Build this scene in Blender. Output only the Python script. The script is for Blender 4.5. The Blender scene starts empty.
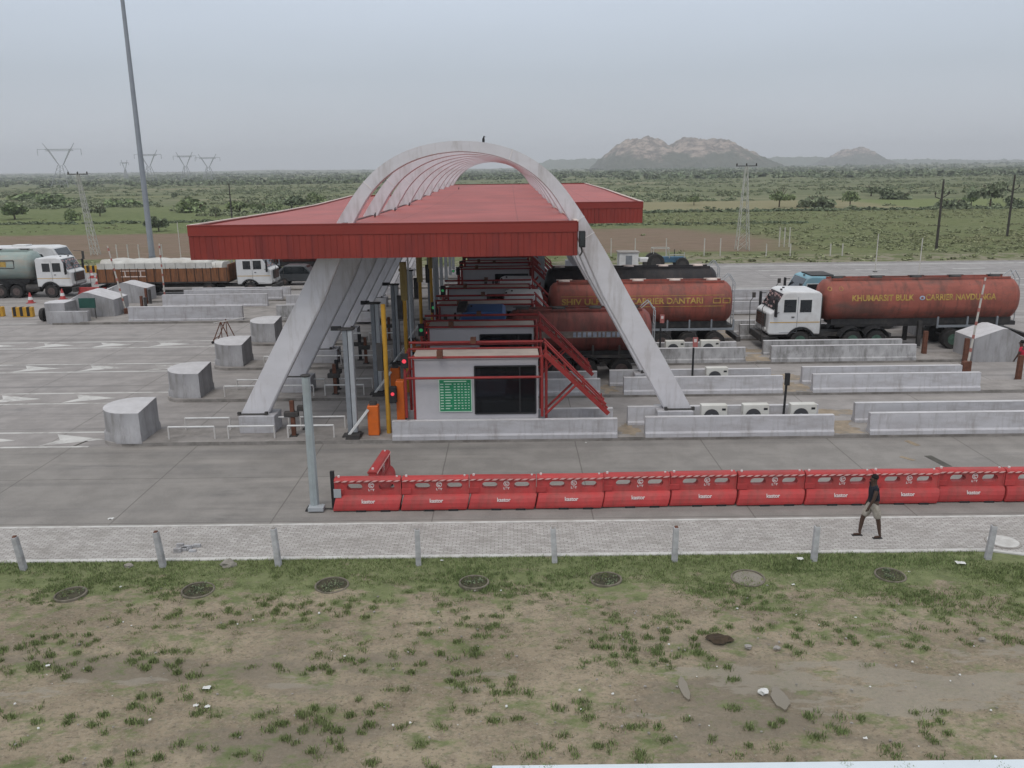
import bpy, bmesh, math, random
import numpy as np
from mathutils import Vector, Matrix, noise as mnoise
R = math.radians
S = bpy.context.scene
COL = S.collection
random.seed(7); rng = np.random.default_rng(7)

# ------------------------------------------------------------------ camera
CH, CF, TH, RO = 9.5, 846.0, R(14.32), R(.68)
Fv = Vector((0, math.cos(TH), -math.sin(TH))); U0 = Vector((0, math.sin(TH), math.cos(TH))); R0 = Vector((1, 0, 0))
Uv = math.cos(RO)*U0 + math.sin(RO)*R0; Rv = math.cos(RO)*R0 - math.sin(RO)*U0
cam = bpy.data.cameras.new('camera'); co = bpy.data.objects.new('camera', cam); COL.objects.link(co)
cam.sensor_width = 36; cam.lens = CF/1024*36; cam.clip_start = .1; cam.clip_end = 20000
m3 = Matrix((Rv, Uv, -Fv)).transposed(); co.matrix_world = Matrix.Translation((0, 0, CH)) @ m3.to_4x4()
S.camera = co
def gp(x, y, z=0):                      # where a sight line meets the ground: used only to survey real positions
    d = Fv + (x-512)/CF*Rv + (384-y)/CF*Uv; t = (z-CH)/d.z
    return d.x*t, d.y*t

# ------------------------------------------------------------------ overcast sky, veiled sun, exposure
W = bpy.data.worlds.new('World'); S.world = W; W.use_nodes = True
nt = W.node_tree; nt.nodes.clear()
def N(t, ty, **k):
    n = t.nodes.new(ty)
    for a, b in k.items(): setattr(n, a, b)
    return n
sky = N(nt, 'ShaderNodeTexSky', sky_type='NISHITA', sun_disc=False, sun_elevation=R(58), sun_rotation=R(200), dust_density=4, air_density=1)
tc = N(nt, 'ShaderNodeTexCoord'); sep = N(nt, 'ShaderNodeSeparateXYZ'); nt.links.new(tc.outputs['Generated'], sep.inputs[0])
rmp = N(nt, 'ShaderNodeValToRGB'); nt.links.new(sep.outputs[2], rmp.inputs[0])
cr = rmp.color_ramp; cr.elements[0].position = 0.0; cr.elements[0].color = (.61, .64, .69, 1)
cr.elements[1].position = 1.0; cr.elements[1].color = (1, 1, 1, 1)
e = cr.elements.new(.10); e.color = (.55, .61, .685, 1)
e = cr.elements.new(.22); e.color = (.70, .785, .91, 1)
e = cr.elements.new(.5); e.color = (.84, .90, .98, 1)
nz = N(nt, 'ShaderNodeTexNoise'); nz.inputs['Scale'].default_value = 2.2; nz.inputs['Detail'].default_value = 4
mpn = N(nt, 'ShaderNodeMapping'); mpn.inputs['Scale'].default_value = (1, 1, 4); nt.links.new(tc.outputs['Generated'], mpn.inputs[0]); nt.links.new(mpn.outputs[0], nz.inputs[0])
mr = N(nt, 'ShaderNodeMapRange'); mr.inputs[3].default_value = 8.6; mr.inputs[4].default_value = 10.2; nt.links.new(nz.outputs[0], mr.inputs[0])
sc = N(nt, 'ShaderNodeVectorMath', operation='SCALE'); nt.links.new(rmp.outputs[0], sc.inputs[0]); nt.links.new(mr.outputs[0], sc.inputs['Scale'])
mx = N(nt, 'ShaderNodeMix', data_type='RGBA'); mx.inputs[0].default_value = .9
nt.links.new(sky.outputs[0], mx.inputs[6]); nt.links.new(sc.outputs[0], mx.inputs[7])
bg = N(nt, 'ShaderNodeBackground'); bg.inputs[1].default_value = .1; nt.links.new(mx.outputs[2], bg.inputs[0])
wo = N(nt, 'ShaderNodeOutputWorld'); nt.links.new(bg.outputs[0], wo.inputs[0])
sl = bpy.data.lights.new('sun', 'SUN'); sl.energy = .95; sl.angle = R(22); sl.color = (1, .96, .9)
so = bpy.data.objects.new('sun', sl); COL.objects.link(so)
so.rotation_euler = (R(90-58), 0, R(-20))     # from behind the viewer, high
S.view_settings.view_transform = 'Standard'; S.view_settings.look = 'None'; S.view_settings.exposure = 0.07; S.view_settings.gamma = 1
S.cycles.max_bounces = 6; S.cycles.diffuse_bounces = 3; S.cycles.transparent_max_bounces = 8; S.cycles.volume_bounces = 0

# ------------------------------------------------------------------ materials
MATS = {}
def mat(name, c, rough=.7, var=.12, scale=3., c2=None, mix=.5, bump=0, bscale=40, streak=None, metal=0, spec=.3, emit=None, coord='Object', thr=None, orand=0, drip=None):
    """a procedural painted / cast surface: base colour, broad tonal variation, a second dirt colour in patches, fine bump"""
    if name in MATS: return MATS[name]
    m = bpy.data.materials.new(name); m.use_nodes = True; t = m.node_tree; b = t.nodes['Principled BSDF']
    b.inputs['Roughness'].default_value = rough; b.inputs['Metallic'].default_value = metal; b.inputs['Specular IOR Level'].default_value = spec
    tcn = N(t, 'ShaderNodeTexCoord'); vec = tcn.outputs['Object']
    if coord == 'World':
        g = N(t, 'ShaderNodeNewGeometry'); vec = g.outputs['Position']
    if streak:
        mp = N(t, 'ShaderNodeMapping'); mp.inputs['Scale'].default_value = streak; t.links.new(vec, mp.inputs[0]); vec2 = mp.outputs[0]
    else: vec2 = vec
    n1 = N(t, 'ShaderNodeTexNoise'); n1.inputs['Scale'].default_value = scale; n1.inputs['Detail'].default_value = 6; n1.inputs['Roughness'].default_value = .62
    t.links.new(vec2, n1.inputs[0])
    r1 = N(t, 'ShaderNodeMapRange'); r1.inputs[1].default_value = .3; r1.inputs[2].default_value = .7; r1.inputs[3].default_value = 1-var; r1.inputs[4].default_value = 1+var
    t.links.new(n1.outputs[0], r1.inputs[0])
    hs = N(t, 'ShaderNodeHueSaturation'); hs.inputs['Color'].default_value = (*c, 1); t.links.new(r1.outputs[0], hs.inputs['Value']); out = hs.outputs[0]
    if c2:
        n2 = N(t, 'ShaderNodeTexNoise'); n2.inputs['Scale'].default_value = scale*.6; n2.inputs['Detail'].default_value = 8; n2.inputs['Roughness'].default_value = .7
        mp2 = N(t, 'ShaderNodeMapping'); mp2.inputs['Location'].default_value = (13, 7, 3); t.links.new(vec2, mp2.inputs[0]); t.links.new(mp2.outputs[0], n2.inputs[0])
        r2 = N(t, 'ShaderNodeMapRange'); lo, hi = thr or (.48, .66); r2.inputs[1].default_value = lo; r2.inputs[2].default_value = hi; r2.inputs[4].default_value = mix
        t.links.new(n2.outputs[0], r2.inputs[0])
        mm = N(t, 'ShaderNodeMix', data_type='RGBA'); mm.inputs[7].default_value = (*c2, 1)
        t.links.new(r2.outputs[0], mm.inputs[0]); t.links.new(out, mm.inputs[6]); out = mm.outputs[2]
    if drip:
        mpd = N(t, 'ShaderNodeMapping'); mpd.inputs['Scale'].default_value = drip[2]; t.links.new(vec, mpd.inputs[0])
        nd = N(t, 'ShaderNodeTexNoise'); nd.inputs['Scale'].default_value = 1; nd.inputs['Detail'].default_value = 7; nd.inputs['Roughness'].default_value = .7; t.links.new(mpd.outputs[0], nd.inputs[0])
        rd = N(t, 'ShaderNodeMapRange'); rd.inputs[1].default_value = .5; rd.inputs[2].default_value = .68; rd.inputs[4].default_value = drip[1]; t.links.new(nd.outputs[0], rd.inputs[0])
        md = N(t, 'ShaderNodeMix', data_type='RGBA'); md.inputs[7].default_value = (*drip[0], 1); t.links.new(rd.outputs[0], md.inputs[0]); t.links.new(out, md.inputs[6]); out = md.outputs[2]
    if orand:
        oi = N(t, 'ShaderNodeObjectInfo'); ro = N(t, 'ShaderNodeMapRange'); ro.inputs[3].default_value = 1-orand; ro.inputs[4].default_value = 1+orand; t.links.new(oi.outputs['Random'], ro.inputs[0])
        ho = N(t, 'ShaderNodeHueSaturation'); t.links.new(ro.outputs[0], ho.inputs['Value']); t.links.new(out, ho.inputs['Color']); out = ho.outputs[0]
    t.links.new(out, b.inputs['Base Color'])
    if bump:
        n3 = N(t, 'ShaderNodeTexNoise'); n3.inputs['Scale'].default_value = bscale; n3.inputs['Detail'].default_value = 5; t.links.new(vec, n3.inputs[0])
        bm_ = N(t, 'ShaderNodeBump'); bm_.inputs['Strength'].default_value = bump; bm_.inputs['Distance'].default_value = .02
        t.links.new(n3.outputs[0], bm_.inputs['Height']); t.links.new(bm_.outputs[0], b.inputs['Normal'])
    if emit:
        b.inputs['Emission Color'].default_value = (*emit[0], 1); b.inputs['Emission Strength'].default_value = emit[1]
    MATS[name] = m; return m
def vmath(t, op, a, b_=None):
    n = N(t, 'ShaderNodeMath', operation=op)
    for i, v in enumerate((a, b_)):
        if v is None: continue
        if isinstance(v, (int, float)): n.inputs[i].default_value = v
        else: t.links.new(v, n.inputs[i])
    return n.outputs[0]
def nmix(t, f, a, b_):
    n = N(t, 'ShaderNodeMix', data_type='RGBA')
    for i, v in ((0, f), (6, a), (7, b_)):
        if isinstance(v, (int, float)): n.inputs[i].default_value = v
        elif isinstance(v, tuple): n.inputs[i].default_value = (*v, 1)
        else: t.links.new(v, n.inputs[i])
    return n.outputs[2]
def nnoise(t, vec, scale, detail=5, rough=.6, sc3=None, loc=(0, 0, 0)):
    mp = N(t, 'ShaderNodeMapping'); mp.inputs['Scale'].default_value = sc3 or (1, 1, 1); mp.inputs['Location'].default_value = loc
    t.links.new(vec, mp.inputs[0])
    n = N(t, 'ShaderNodeTexNoise'); n.inputs['Scale'].default_value = scale; n.inputs['Detail'].default_value = detail; n.inputs['Roughness'].default_value = rough
    t.links.new(mp.outputs[0], n.inputs[0]); return n.outputs[0]
def nstep(t, v, lo, hi, a=0., b_=1.):
    n = N(t, 'ShaderNodeMapRange', interpolation_type='SMOOTHSTEP'); n.inputs[1].default_value = lo; n.inputs[2].default_value = hi; n.inputs[3].default_value = a; n.inputs[4].default_value = b_
    t.links.new(v, n.inputs[0]); return n.outputs[0]
def newmat(name, rough=.9, spec=.2):
    m = bpy.data.materials.new(name); m.use_nodes = True; t = m.node_tree; b = t.nodes['Principled BSDF']
    b.inputs['Roughness'].default_value = rough; b.inputs['Specular IOR Level'].default_value = spec
    g = N(t, 'ShaderNodeNewGeometry'); s = N(t, 'ShaderNodeSeparateXYZ'); t.links.new(g.outputs['Position'], s.inputs[0])
    MATS[name] = m
    return m, t, b, g.outputs['Position'], s
def nbump(t, b, h, strength=.4, dist=.03):
    n = N(t, 'ShaderNodeBump'); n.inputs['Strength'].default_value = strength; n.inputs['Distance'].default_value = dist
    t.links.new(h, n.inputs['Height']); t.links.new(n.outputs[0], b.inputs['Normal'])

def mat_concrete_yard(name, c, seamx, seamy, dirt=.5, offy=0.):
    m, t, b, P, s = newmat(name, .85, .25)
    base = nmix(t, nstep(t, nnoise(t, P, .9, 8, .65), .35, .65), tuple(v*.86 for v in c), tuple(v*1.1 for v in c))
    # tyre polish and rubber, streaked along the lanes
    st = nnoise(t, P, 1.0, 6, .6, (.055, 1.5, 1)); base = nmix(t, nstep(t, st, .48, .68, 0, dirt), base, (.125, .118, .115))
    st2 = nnoise(t, P, 1.0, 6, .6, (.12, .9, 1), (40, 11, 0)); base = nmix(t, nstep(t, st2, .54, .72, 0, .45), base, (.37, .34, .31))
    oil = nnoise(t, P, .55, 7, .7, (.45, 1.3, 1), (5, 50, 0)); base = nmix(t, nstep(t, oil, .58, .72, 0, .6), base, (.085, .078, .073))
    sp = nnoise(t, P, 30, 3, .5); base = nmix(t, nstep(t, sp, .3, .75, 0, .25), base, (.4, .38, .36))
    # sawn joints
    def joint(axis, pitch, off):
        v = vmath(t, 'FRACT', vmath(t, 'DIVIDE', vmath(t, 'ADD', axis, 1000*pitch+off), pitch))
        return vmath(t, 'LESS_THAN', vmath(t, 'ABSOLUTE', vmath(t, 'SUBTRACT', v, .5)), .018/pitch)
    wob = vmath(t, 'MULTIPLY', nnoise(t, P, .6, 4), .05)
    sx = vmath(t, 'ADD', s.outputs[0], wob)
    j = vmath(t, 'MAXIMUM', joint(sx, seamx, 0), joint(s.outputs[1], seamy, offy)) if seamy else joint(sx, seamx, 0)
    base = nmix(t, vmath(t, 'MULTIPLY', j, .55), base, (.08, .072, .062))
    t.links.new(base, b.inputs['Base Color']); nbump(t, b, nnoise(t, P, 25, 5), .25, .01)
    t.links.new(nstep(t, oil, .5, .7, .88, .6), b.inputs['Roughness'])
    return m

def mat_dirtground():
    m, t, b, P, s = newmat('mud_and_grass', .95, .15)
    n1 = nnoise(t, P, .35, 8, .65, (1, 1.6, 1)); n2 = nnoise(t, P, 2.6, 8, .7); n3 = nnoise(t, P, 20, 4, .7)
    base = nmix(t, nstep(t, n1, .35, .65), (.235, .192, .137), (.335, .278, .20))
    base = nmix(t, nstep(t, n2, .45, .7, 0, .6), base, (.155, .125, .095))
    base = nmix(t, nstep(t, n3, .52, .70, 0, .55), base, (.40, .36, .30)); base = nmix(t, nstep(t, nnoise(t, P, 11, 5, .75, (1, 1.3, 1), (4, 4, 4)), .52, .66, 0, .7), base, (.105, .09, .065))
    base = nmix(t, nstep(t, nnoise(t, P, 5.5, 6, .75, (1, 1.4, 1), (14, 4, 4)), .5, .64, 0, .5), base, (.14, .145, .095))
    wet = nnoise(t, P, .5, 6, .6, (.45, 1.5, 1), (3, 9, 0))
    wm = vmath(t, 'MULTIPLY', nstep(t, wet, .5, .6), nstep(t, s.outputs[1], 16.2, 15.2))
    base = nmix(t, vmath(t, 'MULTIPLY', wm, .6), base, (.19, .165, .13))
    mudm = nstep(t, vmath(t, 'ADD', nnoise(t, P, .7, 7, .68, (.5, 1.5, 1), (21, 2, 0)), vmath(t, 'SUBTRACT', vmath(t, 'MULTIPLY', nstep(t, s.outputs[0], 1.5, 7), .13), vmath(t, 'MULTIPLY', vmath(t, 'ABSOLUTE', vmath(t, 'SUBTRACT', s.outputs[1], 14.1)), .11))), .545, .60)
    base = nmix(t, vmath(t, 'MULTIPLY', mudm, .65), base, (.285, .255, .205))
    # a thin mat of grass, thick by the footpath, broken below
    gn = vmath(t, 'ADD', nnoise(t, P, 1.3, 8, .72, (1, 1.5, 1), (9, 4, 1)), nstep(t, s.outputs[1], 16.8, 19.2, 0, .24))
    gn = vmath(t, 'ADD', gn, vmath(t, 'MULTIPLY', nstep(t, s.outputs[0], 2, 9), nstep(t, s.outputs[1], 15.3, 16.5, 0, .07)))
    gm = vmath(t, 'MULTIPLY', nstep(t, gn, .50, .66, 0, .7), nstep(t, mudm, 0, 1, 1, .15))
    gcol = nmix(t, nstep(t, nnoise(t, P, 3, 5), .35, .65), (.09, .135, .042), (.15, .20, .072))
    base = nmix(t, gm, base, gcol)
    t.links.new(base, b.inputs['Base Color']); t.links.new(nstep(t, mudm, 0, 1, .95, .42), b.inputs['Roughness'])
    nbump(t, b, vmath(t, 'ADD', nnoise(t, P, 9, 7, .7), vmath(t, 'MULTIPLY', n3, .4)), .7, .05)
    return m

def mat_plain():
    m, t, b, P, s = newmat('plain', 1., .05)
    X, Y = s.outputs[0], s.outputs[1]
    w = vmath(t, 'SUBTRACT', nnoise(t, P, .02, 5, .6), .5)
    Yw = vmath(t, 'ADD', Y, vmath(t, 'MULTIPLY', w, 20)); Xw = vmath(t, 'ADD', X, vmath(t, 'MULTIPLY', w, 30))
    a = nnoise(t, P, .9, 8, .75, (.6, 1.3, 1)); a2 = nnoise(t, P, .12, 8, .72, (.5, 1.6, 1)); a3 = nnoise(t, P, .018, 9, .7, (.35, 1.7, 1)); a4 = nnoise(t, P, .004, 6, .6, (.3, 2.2, 1), (2, 3, 0))
    green = nmix(t, nstep(t, a, .35, .65), (.085, .115, .045), (.19, .215, .1))
    scrub = nmix(t, nstep(t, a2, .36, .62), (.10, .12, .065), (.185, .195, .115))
    scrub = nmix(t, nstep(t, a3, .5, .64, 0, .75), scrub, (.235, .225, .145))
    scrub = nmix(t, nstep(t, a4, .5, .6, 0, .4), scrub, (.09, .11, .06))
    field = nmix(t, nstep(t, a, .42, .6), (.105, .13, .058), (.19, .195, .105))
    field = nmix(t, nstep(t, a2, .45, .62, 0, .5), field, (.15, .165, .075))
    brown = nmix(t, nstep(t, nnoise(t, P, .8, 7, .7, (.35, 2, 1)), .35, .65), (.17, .125, .09), (.225, .17, .13))
    brown = nmix(t, nstep(t, a2, .5, .66, 0, .5), brown, (.15, .14, .08))
    base = nmix(t, nstep(t, Yw, 184, 192), field, scrub)
    # left: a strip of bright grass behind the ploughed land
    lg = vmath(t, 'MULTIPLY', nstep(t, Xw, -25, -40), nstep(t, Yw, 128, 134)); lg = vmath(t, 'MULTIPLY', lg, nstep(t, Yw, 262, 240))
    base = nmix(t, vmath(t, 'MULTIPLY', lg, .8), base, green)
    # ploughed brown land
    bf = vmath(t, 'MULTIPLY', nstep(t, Yw, 95, 98), nstep(t, Yw, 141, 136)); Xe = vmath(t, 'ADD', Xw, vmath(t, 'MULTIPLY', vmath(t, 'ABSOLUTE', vmath(t, 'SUBTRACT', Y, 112)), .35)); bf = vmath(t, 'MULTIPLY', bf, nstep(t, Xe, 40, 30))
    base = nmix(t, bf, base, brown)
    # pale fallow strips beyond the hedge
    pf = vmath(t, 'MULTIPLY', nstep(t, Y, 190, 194), nstep(t, Yw, 243, 236)); pf = vmath(t, 'MULTIPLY', pf, nstep(t, Xw, 22, 28)); 
    base = nmix(t, vmath(t, 'MULTIPLY', pf, .8), base, nmix(t, nstep(t, Xw, 88, 96), (.25, .225, .135), (.17, .2, .085)))
    for y0, col, x0, x1 in ((330, (.2, .2, .1), -400, 900), (470, (.26, .22, .15), -900, 100), (760, (.2, .19, .12), -200, 1500), (1200, (.24, .2, .15), -1800, 200), (1900, (.2, .19, .13), -1000, 3000)):
        q = vmath(t, 'MULTIPLY', nstep(t, Yw, y0, y0*1.01), nstep(t, Yw, y0*1.09, y0*1.07)); q = vmath(t, 'MULTIPLY', q, vmath(t, 'MULTIPLY', nstep(t, Xw, x0, x0+40), nstep(t, Xw, x1, x1-40)))
        q = vmath(t, 'MULTIPLY', q, nstep(t, a3, .42, .56)); base = nmix(t, vmath(t, 'MULTIPLY', q, .6), base, col)
    # rubble strewn verge by the yard
    vr = vmath(t, 'MULTIPLY', nstep(t, Yw, 95, 90), nstep(t, nnoise(t, P, .5, 7, .7), .44, .56)); base = nmix(t, vmath(t, 'MULTIPLY', vr, .75), base, (.27, .235, .185))
    t.links.new(base, b.inputs['Base Color']); nbump(t, b, a, .6, .3)
    return m

def mat_pavers():
    m, t, b, P, s = newmat('paver_blocks', .9, .2)
    mp = N(t, 'ShaderNodeMapping'); t.links.new(P, mp.inputs[0]); mp.inputs['Scale'].default_value = (1, 1, 1)
    bt = N(t, 'ShaderNodeTexBrick'); bt.inputs['Scale'].default_value = 1; bt.inputs['Brick Width'].default_value = .2; bt.inputs['Row Height'].default_value = .085; bt.inputs['Mortar Size'].default_value = .007
    bt.inputs['Color1'].default_value = (.47, .45, .43, 1); bt.inputs['Color2'].default_value = (.35, .33, .315, 1); bt.inputs['Mortar'].default_value = (.17, .155, .14, 1)
    t.links.new(mp.outputs[0], bt.inputs[0])
    base = nmix(t, nstep(t, nnoise(t, P, 1.1, 7, .7), .42, .7, 0, .45), bt.outputs[0], (.2, .185, .165))
    base = nmix(t, nstep(t, nnoise(t, P, 14, 4, .7, (.7, 1.6, 1)), .56, .7, 0, .65), base, (.11, .1, .09))
    base = nmix(t, nstep(t, nnoise(t, P, 8, 4, .7, (.6, 2, 1), (8, 1, 1)), .56, .7, 0, .5), base, (.5, .48, .46))
    t.links.new(base, b.inputs['Base Color']); nbump(t, b, bt.outputs[1], -.5, .01)
    return m

def mat_sheetmetal(name, c, axis, pitch, c2, strength=1.):
    m, t, b, P, s = newmat(name, .55, .3)
    n = nnoise(t, P, .35, 7, .6, (1, .5, 1)); base = nmix(t, nstep(t, n, .35, .68), tuple(v*.88 for v in c), tuple(v*1.1 for v in c))
    st = nnoise(t, P, 1, 6, .65, (.3, .9, .25) if axis == 1 else (2.2, 1, .12)); base = nmix(t, nstep(t, st, .48, .66, 0, .6), base, c2)
    sm = vmath(t, 'FRACT', vmath(t, 'DIVIDE', vmath(t, 'ADD', s.outputs[1-axis] if axis == 1 else s.outputs[0], 500), 4.35)); base = nmix(t, vmath(t, 'MULTIPLY', vmath(t, 'LESS_THAN', sm, .012), .5), base, tuple(v*.5 for v in c))
    v = vmath(t, 'FRACT', vmath(t, 'DIVIDE', vmath(t, 'ADD', s.outputs[axis], 500), pitch))
    rib = vmath(t, 'MULTIPLY', nstep(t, v, .0, .12), nstep(t, v, .62, .5))
    t.links.new(base, b.inputs['Base Color']); nbump(t, b, rib, strength, .035)
    return m

def mat_leaf(name, c, var=.35):
    m = bpy.data.materials.new(name); m.use_nodes = True; t = m.node_tree; b = t.nodes['Principled BSDF']
    b.inputs['Roughness'].default_value = .85; b.inputs['Specular IOR Level'].default_value = .15
    g = N(t, 'ShaderNodeNewGeometry'); oi = N(t, 'ShaderNodeObjectInfo')
    hs = N(t, 'ShaderNodeHueSaturation'); hs.inputs['Color'].default_value = (*c, 1)
    t.links.new(nstep(t, g.outputs['Random Per Island'], 0, 1, 1-var, 1+var), hs.inputs['Value'])
    big = nnoise(t, g.outputs['Position'], .05, 3); t.links.new(nstep(t, big, .3, .7, .485, .515), hs.inputs['Hue'])
    t.links.new(hs.outputs[0], b.inputs['Base Color'])
    MATS[name] = m; return m

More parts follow.
